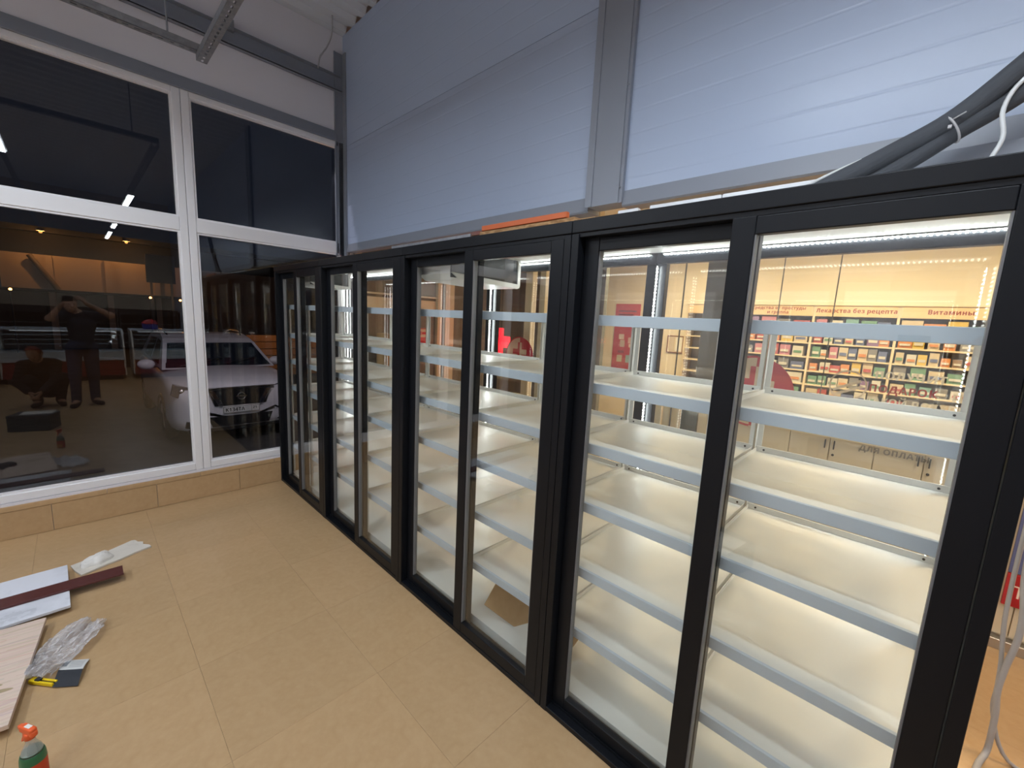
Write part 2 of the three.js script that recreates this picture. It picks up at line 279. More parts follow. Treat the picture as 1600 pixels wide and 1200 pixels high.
// ---------------------------------------------------------------- shelving racks inside
const RZ = [0.04, 0.52, 1.03, 1.6, 2.21, 2.815, 3.422, 4.022, 4.617];
const SY = [1.755, 1.483, 1.231, 0.974, 0.678, 0.384];
const WHERE = ['farthest sliding door, beside the window', 'near door of the cabinet beside the window', 'far door of the second cabinet from the window', 'near door of the second cabinet from the window', 'far door of the third cabinet from the window', 'near door of the third cabinet, above the cardboard sheets', 'far door of the nearest cabinet', 'nearest sliding door, below the pharmacy signs seen through it'];
for (let i = 0; i < 8; i++) {
  const z0 = RZ[i] + 0.003, z1 = RZ[i + 1] - 0.003, xf = 0.105, xr = 0.655;
  const t = thing('shelving_rack', 'empty white shelving rack behind the ' + WHERE[i], 'shelf rack', [0, 0, 0], 0, 'empty racks in the cabinets');
  const Lp = (x, z, sx, sz) => [bx(Math.min(x, x + sx * 0.022), Math.max(x, x + sx * 0.022), 0.075, x > 0.4 ? 1.77 : 1.74, Math.min(z, z + sz * 0.0025), Math.max(z, z + sz * 0.0025)), bx(Math.min(x, x + sx * 0.0025), Math.max(x, x + sx * 0.0025), 0.075, x > 0.4 ? 1.77 : 1.74, Math.min(z, z + sz * 0.022), Math.max(z, z + sz * 0.022))];
  for (const [x, z, sx, sz] of [[xf + 0.006, z0, 1, 1], [xf + 0.006, z1, 1, -1], [xr, z0, -1, 1], [xr, z1, -1, -1]]) obj('post', Lp(x, z, sx, sz), M.white, t);
  for (const y of SY) {
    const a = z0 + 0.003, b = z1 - 0.003;
    const sh = obj('shelf', [bx(xf + 0.004, xr - 0.004, y - 0.016, y - 0.012, a, b), bx(xf + 0.004, xr - 0.004, y - 0.034, y - 0.016, a, a + 0.003), bx(xf + 0.004, xr - 0.004, y - 0.034, y - 0.016, b - 0.003, b), bx(xf + 0.03, xr - 0.004, y - 0.013, y + 0.004, a, a + 0.003), bx(xf + 0.03, xr - 0.004, y - 0.013, y + 0.004, b - 0.003, b)], M.shelf, t);
    obj('front_lip', [rb(xf, xf + 0.004, y - 0.041, y, a - 0.002, b + 0.002, 0.0015), bx(xf + 0.003, xf + 0.013, y - 0.0025, y - 0.0005, a, b)], M.zinc, sh);
    obj('rear_lip', rb(xr - 0.006, xr - 0.002, y - 0.034, y + 0.012, a, b, 0.0015), M.shelf, sh);
    for (const z of [a + 0.03, b - 0.03]) obj('screw', new THREE.CylinderGeometry(0.0042, 0.0042, 0.003, 8).rotateZ(Math.PI / 2).translate(xr - 0.0075, y - 0.001, z), M.screw, sh);
  }
}
{ // cardboard sheets at the bottom of the third cabinet
  const a = obj('cardboard_sheet', rb(-0.19, 0.19, 0, 0.006, -0.15, 0.15, 0.002), M.cardboard); a.position.set(0.34, 0.195, 3.03); a.rotation.set(0.62, 0.5, 0.32);
  tag(a, 'brown cardboard sheet leaning at the bottom of the third cabinet behind its near door', 'cardboard');
  const b = obj('cardboard_sheet', rb(-0.16, 0.16, 0, 0.006, -0.12, 0.12, 0.002), M.cardboard); b.position.set(0.38, 0.15, 3.36); b.rotation.set(-0.35, -0.4, 0.5);
  tag(b, 'brown cardboard sheet partly hidden by the black post between the two nearest cabinets', 'cardboard');
}
// things lying on the cabinet roofs
{
  const p = obj('wooden_plank', rb(0.1, 0.22, 2.101, 2.143, 2.82, 3.4, 0.003), M.plywood); tag(p, 'raw wooden plank lying on top of the third cabinet, orange strip along it', 'plank');
  const q = obj('orange_strip', rb(0.096, 0.118, 2.1435, 2.168, 2.84, 3.36, 0.003), std({ color: col(0.62, 0.13, 0.03), roughness: 0.5 })); tag(q, 'orange red plastic strip lying on the wooden plank on top of the cabinets', 'strip');
  const r = obj('metal_profile', extZ([[0.06, 2.101], [0.13, 2.101], [0.13, 2.104], [0.066, 2.104], [0.066, 2.13], [0.06, 2.13]], 2.05, 2.8), M.galv); tag(r, 'thin grey metal profile lying on the cabinet tops behind the orange strip', 'profile');
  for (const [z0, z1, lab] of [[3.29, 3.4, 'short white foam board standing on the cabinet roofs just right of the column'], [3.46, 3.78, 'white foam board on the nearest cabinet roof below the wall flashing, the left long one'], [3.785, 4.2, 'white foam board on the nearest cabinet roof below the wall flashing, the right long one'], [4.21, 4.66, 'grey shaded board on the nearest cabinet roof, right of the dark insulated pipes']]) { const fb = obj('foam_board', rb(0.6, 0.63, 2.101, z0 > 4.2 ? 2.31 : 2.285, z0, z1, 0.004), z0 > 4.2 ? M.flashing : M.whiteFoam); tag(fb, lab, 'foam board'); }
  const w = obj('foam_block', rb(0.3, 0.42, 2.101, 2.15, 3.5, 3.62, 0.006), M.flashing); tag(w, 'small grey foam block on the nearest cabinet top, beside the column', 'foam block');
}
// ---------------------------------------------------------------- cables over the cabinets
{
  const t = thing('pipe_bundle', 'two thick dark insulated pipes tied together, rising over the nearest cabinet', 'pipes');
  obj('pipe', tube([[0.3, 2.1, 4.08], [0.42, 2.195, 4.16], [0.47, 2.29, 4.33], [0.47, 2.345, 4.44], [0.47, 2.44, 4.55], [0.47, 2.62, 4.72], [0.47, 2.9, 4.95]], 0.029, 60, 12), M.insulation, t);
  obj('pipe', tube([[0.33, 2.1, 4.15], [0.45, 2.165, 4.21], [0.485, 2.265, 4.37], [0.482, 2.318, 4.45], [0.49, 2.395, 4.57], [0.49, 2.57, 4.75], [0.49, 2.85, 4.98]], 0.027, 60, 12), M.insulation, t);
  const tie = new THREE.TorusGeometry(0.037, 0.003, 6, 24).scale(1, 1.15, 1).rotateX(0.2).rotateY(0.2).rotateX(-0.75).translate(0.475, 2.327, 4.443);
  const z = obj('cable_tie', [tie, rod([0.446, 2.34, 4.44], [0.432, 2.352, 4.47], 0.002), bx(0.434, 0.442, 2.318, 2.326, 4.438, 4.446)], M.cableGrey, t);
  const c = obj('cable', tube([[0.5, 3.0, 4.75], [0.47, 2.62, 4.66], [0.46, 2.44, 4.585], [0.455, 2.39, 4.552], [0.45, 2.34, 4.54], [0.45, 2.27, 4.55], [0.45, 2.205, 4.535], [0.44, 2.19, 4.56], [0.42, 2.16, 4.63], [0.3, 2.106, 4.66]], 0.0055, 80, 8), M.cableWhite); tag(c, 'white cable hanging in a loop in front of the flashing at the top right', 'cable');
  const d = obj('cable', tube([[0.33, 2.105, 4.02], [0.41, 2.2, 4.1], [0.44, 2.25, 4.19], [0.46, 2.3, 4.32]], 0.006, 30, 8), M.cableWhite); tag(d, 'short white cable running beside the foot of the dark insulated pipes', 'cable');
  const e = obj('cable', tube([[1.25, 2.83, 4.98], [1.21, 1.6, 4.9], [1.2, 0.82, 4.892], [1.2, 0.665, 4.91], [1.2, 0.554, 4.913], [1.2, 0.415, 4.9], [1.2, 0.307, 4.896], [1.2, 0.223, 4.904], [1.2, 0.133, 4.907], [1.19, 0.035, 4.905], [1.12, 0.012, 4.88], [0.95, 0.012, 4.85]], 0.0105, 120, 10), M.cableGrey); tag(e, 'thicker grey power cable hanging to the floor past the near end of the cabinets', 'cable');
  const f = obj('cable', tube([[1.3, 2.83, 4.9], [1.23, 1.2, 4.87], [1.215, 0.642, 4.87], [1.215, 0.532, 4.878], [1.213, 0.422, 4.889], [1.211, 0.321, 4.894], [1.218, 0.2, 4.9], [1.22, 0.011, 4.98], [1.4, 0.01, 5.3]], 0.0075, 100, 8), M.cableGrey); tag(f, 'thin grey cable joining the thicker one past the near end of the cabinets', 'cable');
}

// ---------------------------------------------------------------- ceiling struts and lamps of the room
function strutGeo(a, b, w = 0.041, h = 0.041) {         // perforated U channel, open side up: web with slots below
  const d = V(...b).sub(V(...a)), len = d.length(), gs = [], n = Math.max(1, Math.round(len / 0.05)), p = len / n;
  for (let i = 0; i < n; i++) { const z = (i + 0.5) * p - len / 2; gs.push(bx(-w / 2, -0.006, 0, 0.002, z - p / 2, z + p / 2), bx(0.006, w / 2, 0, 0.002, z - p / 2, z + p / 2), bx(-0.006, 0.006, 0, 0.002, z - p / 2, z - 0.013)); if (p / 2 > 0.013) gs.push(bx(-0.006, 0.006, 0, 0.002, z + 0.013, z + p / 2)); }
  gs.push(bx(-w / 2, -w / 2 + 0.002, 0, h, -len / 2, len / 2), bx(w / 2 - 0.002, w / 2, 0, h, -len / 2, len / 2), bx(-w / 2, -w / 2 + 0.009, h - 0.002, h, -len / 2, len / 2), bx(w / 2 - 0.009, w / 2, h - 0.002, h, -len / 2, len / 2));
  const g = mergeGeometries(gs.map(plain)); g.rotateY(Math.atan2(d.x, d.z)); return g.translate((a[0] + b[0]) / 2, a[1], (a[2] + b[2]) / 2);
}
{
  const s1 = obj('lamp_strut', strutGeo([-0.668, 3.2, 1.03], [-0.668, 3.2, 10.8], 0.055)); s1.material = M.galv; tag(s1, 'perforated steel channel running away from the window, its end seen at top left', 'strut');
  const s2 = obj('lamp_strut', strutGeo([-3.9, 3.241, 1.045], [-0.64, 3.241, 1.045], 0.05)); s2.material = M.galv; tag(s2, 'perforated steel channel parallel to the windows at top left', 'strut');
  const s3 = obj('lamp_strut', strutGeo([-1.74, 3.2, 1.03], [-1.74, 3.2, 10.8])); s3.material = M.galv; tag(s3, 'perforated steel channel running away from the window, left of the other one', 'strut');
  [[-0.83, 'beside the corner of the two channels'], [-2.3, 'further left']].forEach(([x, w]) => { const h = thing('hanger_rod', 'thin threaded rod holding the channel at top left, ' + w, 'rod', [x, 3.24, 1.045]); obj('rod', cyl(0.005, 0.005, HC - 3.24, 8), M.galv, h); obj('nut', cyl(0.011, 0.011, 0.01, 6), M.galv, h); });
  const c = obj('cable', tube([[0.5, HC, 0.22], [0.5, 4.22, 0.2], [0.47, 4.12, 0.17], [0.43, 4.05, 0.17], [0.4, 4.0, 0.18], [0.38, 3.9, 0.18]], 0.007, 30, 8), M.cableGrey); tag(c, 'short grey cable end hanging from the roof deck in the corner above the window', 'cable');
}
function ceilingLamp(x, z0, len, label) {
  const t = thing('ceiling_lamp', label, 'lamp', [x, 3.2, z0 + len / 2], 0, 'linear ceiling lamps of the room');
  obj('housing', rb(-0.045, 0.045, -0.022, -0.001, -len / 2, len / 2, 0.005), M.white, t);
  obj('diffuser', rb(-0.03, 0.03, -0.038, -0.02, -len / 2 + 0.03, len / 2 - 0.03, 0.003), M.lampGlow, t);
  area(ROOM_LIGHT, ROOM_POWER, 0.056, len - 0.06, [0, -0.0395, 0], [0, -1, 0], [0, 0, 1], t);
  for (const q of [-1, 1]) obj('end_cap', rb(-0.045, 0.045, -0.032, -0.02, q * (len / 2 - 0.015) - 0.014, q * (len / 2 - 0.015) + 0.014, 0.003), M.white, t);
}
[[3.6, 'first'], [6.1, 'second'], [8.3, 'third']].forEach(([z, n]) => ceilingLamp(-0.66, z, 1.5, `${n} white linear lamp from the window in the row nearer the cabinets`));
ceilingLamp(-1.73, 1.0, 1.5, 'white linear lamp close to the window, its tip mirrored at the left edge');
[[0.8, 'first'], [3.2, 'second']].forEach(([z, n]) => ceilingLamp(-3.5, z, 1.5, `${n} white linear lamp from the window in the row beside the left wall`));

// ---------------------------------------------------------------- pharmacy behind the cabinets
function print(w, h, draw, px = 420) { return canvas(Math.round(w * px), Math.round(h * px), (g, W, H) => { g.scale(px, px); draw(g, W / px, H / px); }); }
function text(g, s, x, y, size, color, font = 'bold', align = 'center') { g.save(); g.scale(0.01, 0.01); g.font = `${font} ${size * 100}px sans-serif`; g.fillStyle = color; g.textAlign = align; g.textBaseline = 'middle'; g.fillText(s, x * 100, y * 100); g.restore(); }
// a printed face that looks to -x: width along z, so that it reads from the aisle
function printed(name, tex, w, h, x, y, z, parent, mat = {}) { const g = new THREE.PlaneGeometry(w, h).rotateY(-Math.PI / 2).translate(x, y, z); return obj(name, g, std({ map: tex, roughness: 0.5, ...mat }), parent); }
const SIGNS = { 0: 'Не болей', 1: '', 2: 'Средства от простуды|и гриппа', 3: 'Лекарства без рецепта', 4: 'Витамины', 5: '' };
const BAYS = [1.84, 2.64, 3.444, 4.246, 5.05, 5.86];
const BAYNAME = ['beside the grey column', 'under the cold remedies sign', 'under the prescription sign', 'under the vitamins sign', 'nearest, past the vitamins sign'];
const BAYTEXT = ['боль', 'Средства от простуды|и гриппа', 'Лекарства без рецепта', 'Витамины', ''];
const boxMats = {}, PAL = { white: [0.75, 0.73, 0.68], cream: [0.72, 0.6, 0.42], orange: [0.78, 0.27, 0.05], yellow: [0.8, 0.56, 0.06], red: [0.55, 0.05, 0.05], pink: [0.6, 0.2, 0.3], blue: [0.07, 0.12, 0.34], green: [0.1, 0.32, 0.2], grey: [0.2, 0.2, 0.22], teal: [0.15, 0.4, 0.4], purple: [0.25, 0.12, 0.35], brown: [0.3, 0.17, 0.1] };
for (const k in PAL) boxMats[k] = std({ color: col(...PAL[k].map((c) => c * 0.72 + 0.075)), roughness: 0.55 });
const RowPal = [
  [['grey', 'pink', 'brown'], ['purple', 'pink', 'grey', 'red'], ['pink', 'white', 'teal', 'green', 'blue'], ['cream', 'orange', 'yellow', 'green']],
  [['red', 'cream'], ['orange', 'red', 'orange', 'yellow', 'cream'], ['red', 'white', 'blue', 'cream', 'blue', 'purple', 'orange'], ['orange', 'yellow', 'cream', 'orange', 'grey', 'cream']],
  [['red', 'white'], ['grey', 'pink', 'red', 'pink', 'white'], ['green', 'white', 'pink', 'cream', 'blue', 'cream', 'grey', 'blue'], ['cream', 'white', 'yellow', 'cream', 'orange', 'brown', 'cream', 'red']],
  [['teal', 'white'], ['blue', 'red', 'white', 'grey', 'blue'], ['orange', 'white', 'red', 'orange', 'yellow', 'cream', 'green'], ['grey', 'green', 'cream', 'green', 'white']],
  [['white', 'red'], ['white', 'teal', 'blue', 'white'], ['green', 'green', 'white', 'cream', 'grey', 'purple', 'white'], ['cream', 'green', 'teal', 'grey', 'white', 'red']],
  [['cream', 'blue'], ['teal', 'white', 'green'], ['cream', 'red', 'cream', 'blue', 'white', 'white'], ['red', 'grey', 'white', 'cream', 'pink']],
];
const SHY = [1.80, 1.62, 1.44, 1.265, 1.09, 0.915], ORD = ['first', 'second', 'third', 'fourth', 'fifth', 'sixth', 'seventh', 'eighth', 'ninth', 'tenth', 'eleventh', 'twelfth'], SHELFN = ['top', 'second', 'third', 'fourth', 'fifth', 'lowest'];
for (let b = 0; b < 5; b++) {
  const z0 = BAYS[b], z1 = BAYS[b + 1], t = thing('pharmacy_shelving', 'cream pharmacy shelving bay full of boxes, ' + BAYNAME[b], 'shelving', [0, 0, 0], 0, 'pharmacy shelving bays');
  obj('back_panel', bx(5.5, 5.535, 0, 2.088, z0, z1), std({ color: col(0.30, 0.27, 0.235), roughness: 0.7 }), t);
  obj('side_panel', bx(5.2, 5.5, 0, 2.088, z0 - 0.012, z0 + 0.012), M.cream, t);
  const s = obj('sign_board', bx(5.19, 5.21, 1.955, 2.085, z0 + 0.013, z1 - 0.013), M.cream, t);
  if (BAYTEXT[b]) { const L = BAYTEXT[b].split('|'); printed('sign_print', print(0.76, 0.12, (g, w, h) => { g.fillStyle = '#e3c79e'; g.fillRect(0, 0, w, h); L.forEach((q, i) => text(g, q, b === 0 ? 0.55 : w / 2, h / 2 + (i - (L.length - 1) / 2) * 0.054, L.length > 1 ? 0.056 : 0.066, '#7e1c1c')); }), 0.76, 0.12, 5.188, 2.02, (z0 + z1) / 2, s); }
  obj('cornice', rb(5.17, 5.24, 2.085, 2.1, z0, z1, 0.003), M.cream, t);
  for (const y of SHY) obj('shelf_board', rb(5.205, 5.5, y - 0.018, y, z0 + 0.012, z1 - 0.012, 0.003), M.cream, t);
  obj('base_cupboard', bx(5.15, 5.5, 0, 0.8, z0 + 0.004, z1 - 0.004), M.cream, t);
  if (b === 4) continue;
  for (let r = 0; r < 6; r++) {
    let z = z0 + 0.03, k = 0; const pal = RowPal[r][b], n = pal.length;
    const wAvg = (z1 - z0 - 0.06) / n;
    for (let i = 0; i < n && z < z1 - 0.05; i++, k++) {
      const w = Math.min(wAvg * rr(0.74, 0.985), z1 - 0.03 - z), h = rr(0.085, 0.148), c = pal[i], lab = `${c} box, ${ORD[i]} from the left on the ${SHELFN[r]} shelf ${BAYNAME[b]}`;
      if (b === 0 && i === 0) { z += wAvg; continue; }
      const m = obj('medicine_box', rb(5.22 + rr(0, 0.02), 5.36, r === 0 ? SHY[r] : SHY[r], SHY[r] + h, z, z + w, 0.002), boxMats[c]);
      tag(m, lab, 'box', 'boxes on the pharmacy shelves');
      const st = boxMats[c === 'white' || c === 'cream' ? ['red', 'blue', 'green', 'orange'][(i + r) % 4] : 'white'];
      obj('printed_band', bx(5.2165, 5.2195, SHY[r] + h * 0.3, SHY[r] + h * 0.55, z + w * 0.12, z + w * 0.88).translate(m.geometry.boundingBox ? 0 : 0, 0, 0), st, m);
      z += wAvg;
    }
  }
}
{ // poster and notice on the cream wall
  const p = thing('wall_poster', 'tall red poster with product pictures on the cream wall of the pharmacy', 'poster');
  obj('board', rb(5.205, 5.219, 0.88, 2.08, 0.6, 1.06, 0.002), M.red, p);
  printed('poster_print', print(0.45, 1.18, (g, w, h) => {
    g.fillStyle = '#b23038'; g.fillRect(0, 0, w, h); g.fillStyle = '#c4484c'; g.fillRect(0, 0, w, 0.3);
    g.fillStyle = '#5c1a22'; for (let i = 0; i < 3; i++) g.fillRect(0.06, 0.1 + i * 0.06, 0.33 - i * 0.05, 0.022);
    for (const [x, y, a, b2, c] of [[0.1, 0.5, 0.1, 0.09, '#cfc0b2'], [0.13, 0.6, 0.09, 0.12, '#b9a99b'], [0.28, 0.55, 0.12, 0.1, '#c9a79c'], [0.1, 0.78, 0.12, 0.045, '#7c1420'], [0.09, 0.86, 0.1, 0.12, '#b8b59a'], [0.26, 0.85, 0.15, 0.13, '#8fb0b4'], [0.3, 0.66, 0.1, 0.06, '#d8c8b8']]) { g.fillStyle = c; g.fillRect(x, y, a, b2); }
  }), 0.45, 1.18, 5.2035, 1.48, 0.83, p);
  const f = thing('notice_frame', 'brown framed pair of paper notices on the cream wall left of the shelving', 'frame');
  obj('frame', [rb(5.2, 5.219, 1.33, 1.6, 1.57, 1.585), rb(5.2, 5.219, 1.33, 1.6, 1.815, 1.83), rb(5.2, 5.219, 1.33, 1.345, 1.585, 1.815), rb(5.2, 5.219, 1.585, 1.6, 1.585, 1.815)], std({ color: col(0.2, 0.07, 0.03), roughness: 0.5 }), f);
  obj('backing', bx(5.21, 5.219, 1.345, 1.585, 1.585, 1.815), M.cream, f);
  obj('paper', bx(5.206, 5.21, 1.36, 1.575, 1.6, 1.69), M.vinylBeige, f); obj('paper', bx(5.206, 5.21, 1.36, 1.575, 1.71, 1.805), M.whiteText, f);
}
// glass partition between the aisle and the pharmacy
{
  const w = structGroup('window_5', 'frameless glass partition of the pharmacy on a cream base');
  const zs = [0.1, 1.24, 2.1, 3.0, 3.7, 4.02, 4.9, 6.0, 7.2];
  for (let i = 0; i < zs.length - 1; i++) {
    const a = zs[i] + 0.004, b = zs[i + 1] - 0.004;
    obj('partition_pane', new THREE.PlaneGeometry(b - a, i < 3 ? 2.7 : 1.75).rotateY(-Math.PI / 2).translate(2.2, i < 3 ? 1.4 : 1.94, (a + b) / 2), M.glass, w);
    if (i > 3) obj('joint', bx(2.196, 2.204, 1.06, 2.81, zs[i] - 0.003, zs[i] + 0.003), M.column, w);
  }
  obj('joint', bx(2.196, 2.204, 0.05, 2.81, 2.996, 3.006), M.column, w);
  obj('head_rail', rb(2.17, 2.23, 2.8, 2.86, 0, 7.2), M.galv, w);
  for (const [z, r] of [[1.26, 0.05], [1.46, 0.04], [2.09, 0.03]]) obj('post', rb(2.21, 2.29, 0, 2.8, z - r, z + r, 0.004), M.cream, w);
  for (const [z0, z1, m] of [[2.84, 2.91, M.cream], [2.925, 2.99, M.cream], [3.0, 3.07, M.cream], [3.085, 3.22, M.greyDoor], [3.23, 3.3, M.cream]]) obj('base_panel', rb(2.21, 2.25, 0, 1.04, z0, z1, 0.003), m, w);
}
{ // counter under the partition
  const t = thing('pharmacy_counter', 'cream pharmacy counter with paired doors below the glass partition', 'counter');
  obj('carcass', bx(2.25, 2.85, 0.06, 1.03, 3.3, 7.2), M.cream, t); obj('worktop', rb(2.2, 2.9, 1.03, 1.06, 3.3, 7.2), M.cream, t);
  const E = [3.31, 3.41, 3.645, 3.88, 4.115, 4.35, 4.585, 4.82, 5.055, 5.29, 5.525, 5.76, 6.0, 6.24, 6.48];
  for (let i = 0; i < E.length - 1; i++) {
    const d = obj('cupboard_door', rb(2.232, 2.25, 0.075, 1.025, E[i] + 0.002, E[i + 1] - 0.002, 0.003), M.cream, t);
    if (i === 0) continue;
    const zh = i % 2 ? E[i] + 0.03 : E[i + 1] - 0.03;
    const zz = [3, 5, 7, 9].includes(i) ? E[i + 1] - 0.025 : E[i] + 0.025;
    obj('handle', rb(2.214, 2.224, 0.95, 1.012, zz - 0.004, zz + 0.004, 0.003), M.screw, d);
    if (i % 2 === 0) obj('lock', new THREE.CylinderGeometry(0.008, 0.008, 0.008, 12).rotateZ(Math.PI / 2).translate(2.229, 0.91, zz), M.screw, d);
  }
  obj('skirting', rb(2.19, 2.25, 0.0, 0.06, 3.3, 7.2, 0.004), std({ color: col(0.55, 0.55, 0.56), roughness: 0.3, metalness: 0.9 }), t);
  const b = thing('red_banner', 'red banner with white letters on the counter front at the right edge', 'banner'); obj('panel', rb(2.215, 2.231, 0.265, 0.455, 5.0, 5.62, 0.002), M.red, b);
  printed('banner_print', print(0.6, 0.18, (g, w, h) => { g.fillStyle = '#b01822'; g.fillRect(0, 0, w, h); text(g, 'ТЕ', 0.012, 0.1, 0.1, '#f4e8dc', 'normal', 'left'); }), 0.6, 0.18, 2.2135, 0.36, 5.315, b);
  const bl = thing('blue_poster', 'blue grey poster on the counter front above the red banner', 'poster'); obj('panel', rb(2.218, 2.231, 0.46, 0.9, 5.0, 5.62, 0.002), std({ color: col(0.12, 0.14, 0.3), roughness: 0.5 }), bl);
}
// vinyl decals on the partition glass
const DX = 2.197;
function flatShape(sh, holes = []) { holes.forEach((h) => sh.holes.push(h)); return new THREE.ExtrudeGeometry(sh, { depth: 0.0006, bevelEnabled: false, curveSegments: 40 }).rotateY(-Math.PI / 2).translate(DX, 0, 0); }   // x of the shape -> +z
function crossDecal(y, z, R, label) {
  const t = thing('cross_decal', label, 'decal', [0, y, z], 0, 'cross decals on the pharmacy glass');
  const half = (s) => { const q = new THREE.Shape(); q.absarc(0, 0, R, s > 0 ? -Math.PI / 2 : Math.PI / 2, s > 0 ? Math.PI / 2 : 3 * Math.PI / 2); return q; };
  const a = R * 0.14, L = R * 0.5;
  const halfCross = (s, d) => { const q = shapeOf([[0, L], [s * a, L], [s * a, a], [s * L, a], [s * L, -a], [s * a, -a], [s * a, -L], [0, -L]]); const g = flatShape(q); return g.translate(-d, 0.22 * R, 0); };
  const beige = flatShape(half(-1)), redHalf = flatShape(half(1));
  const ring = new THREE.Shape(); ring.absarc(0, 0, R * 1.03, Math.PI / 2, 3 * Math.PI / 2); ring.absarc(0, 0, R * 0.97, 3 * Math.PI / 2, Math.PI / 2, true);
  obj('pale_half', beige, M.vinylBeige, t); obj('red_half', redHalf, M.vinylRed, t);
  obj('ring', flatShape(ring).translate(-0.001, 0, 0), M.vinylRed, t);
  obj('red_half_cross', halfCross(-1, 0.001), M.vinylRed, t); obj('pale_half_cross', halfCross(1, 0.001), M.vinylBeige, t);
}
crossDecal(1.275, 3.61, 0.262, 'large round red and beige cross decal on the glass, behind the nearest cabinet');
crossDecal(1.315, 1.18, 0.212, 'smaller round red and beige cross decal seen through the third cabinet from the window');
{
  const t = thing('red_cross_sign', 'bright red glowing cross sign behind the third cabinet from the window', 'sign');
  obj('cross', [rb(2.21, 2.26, 1.29, 1.615, 0.72, 0.85, 0.01), rb(2.21, 2.26, 1.385, 1.52, 0.6, 0.965, 0.01)], M.neonRed, t);
  for (const z of [0.745, 0.825]) obj('hanger', rod([2.235, 1.61, z], [2.235, 2.805, z], 0.003), M.screw, t);
  const pl = new THREE.PointLight(col(1, 0.05, 0.06), 0.25); pl.position.set(2.18, 1.455, 0.72); pl.shadow.radius = 3; pl.castShadow = true; pl.name = 'sign_light'; t.add(pl);
}
function glassText(lines, w, h, y, z, color, label, op = {}) {
  const tex = print(w, h, (g) => { g.clearRect(0, 0, w, h); lines.forEach(([s, x, yy, size, c]) => text(g, s, x, yy, size, c ?? color, 'bold', 'left')); }, 900);
  const m = obj('window_lettering', new THREE.PlaneGeometry(w, h).rotateY(-Math.PI / 2).translate(2.1965, y, z), std({ map: tex, alphaTest: 0.5, roughness: 0.5 })); tag(m, label, 'lettering');
}
glassText([['ПОЛУЧИТ', 0.02, 0.05, 0.068, '#f6efe0'], ['ПОДАРОК', 0.0, 0.135, 0.066, '#a01626'], ['ПРИ', 0.375, 0.135, 0.07, '#e0d6c0'], ['ТАКОЙ ПОКУПКЕ', 0.0, 0.215, 0.058, '#e0d6c0']], 0.6, 0.26, 1.405, 4.565, '#e6dcc8', 'red and white lettering on the pharmacy glass behind the nearest cabinet');
glassText([['ДЛЯ ОПЛАТЫ', 0.0, 0.03, 0.052, '#8d8272']], 0.4, 0.06, 1.0, 4.47, '#8d8272', 'faint grey lettering low on the counter behind the nearest cabinet');
scene.children[scene.children.length - 1].position.set(0.03, 0, 0);
{
  const t = thing('ring_decal', 'pale round emblem of rings and bars on the glass left of the red lettering', 'decal', [0, 1.40, 4.16]);
  const r = new THREE.Shape(); r.absarc(0, 0, 0.1, 0, Math.PI * 2); const hh = new THREE.Path(); hh.absarc(0, 0, 0.09, 0, Math.PI * 2, true);
  obj('ring', flatShape(r, [hh]), M.vinylBeige, t);
  obj('bar', [flatShape(shapeOf([[-0.08, -0.03], [0.06, 0.045], [0.07, 0.03], [-0.07, -0.045]])), flatShape(shapeOf([[-0.06, -0.055], [0.075, 0.01], [0.08, -0.005], [-0.05, -0.07]]))], M.vinylBeige, t);
  const e = thing('opening_hours_decal', 'small white lines of lettering on the glass right of the smaller cross decal', 'decal', [0, 1.42, 1.53]);
  for (let i = 0; i < 4; i++) obj('line', flatShape(shapeOf([[-0.04, 0.1 - i * 0.06], [0.05, 0.1 - i * 0.06], [0.05, 0.08 - i * 0.06], [-0.04, 0.08 - i * 0.06]])), M.whiteText, e);
}
{ // sale stand beside the column
  const t = thing('sale_stand', 'red and cream cardboard display stand beside the grey column', 'stand', [3.05, 0, 3.12]);
  obj('back_panel', rb(0.2, 0.22, 0, 1.42, -0.12, 0.14), M.vinylBeige, t); obj('side_panel', rb(-0.02, 0.22, 0, 1.38, -0.14, -0.125), M.red, t);
  for (const y of [0.3, 0.6, 0.9, 1.2]) obj('tray', rb(-0.02, 0.2, y, y + 0.06, -0.12, 0.14), y > 1 ? M.red : M.vinylBeige, t);
}
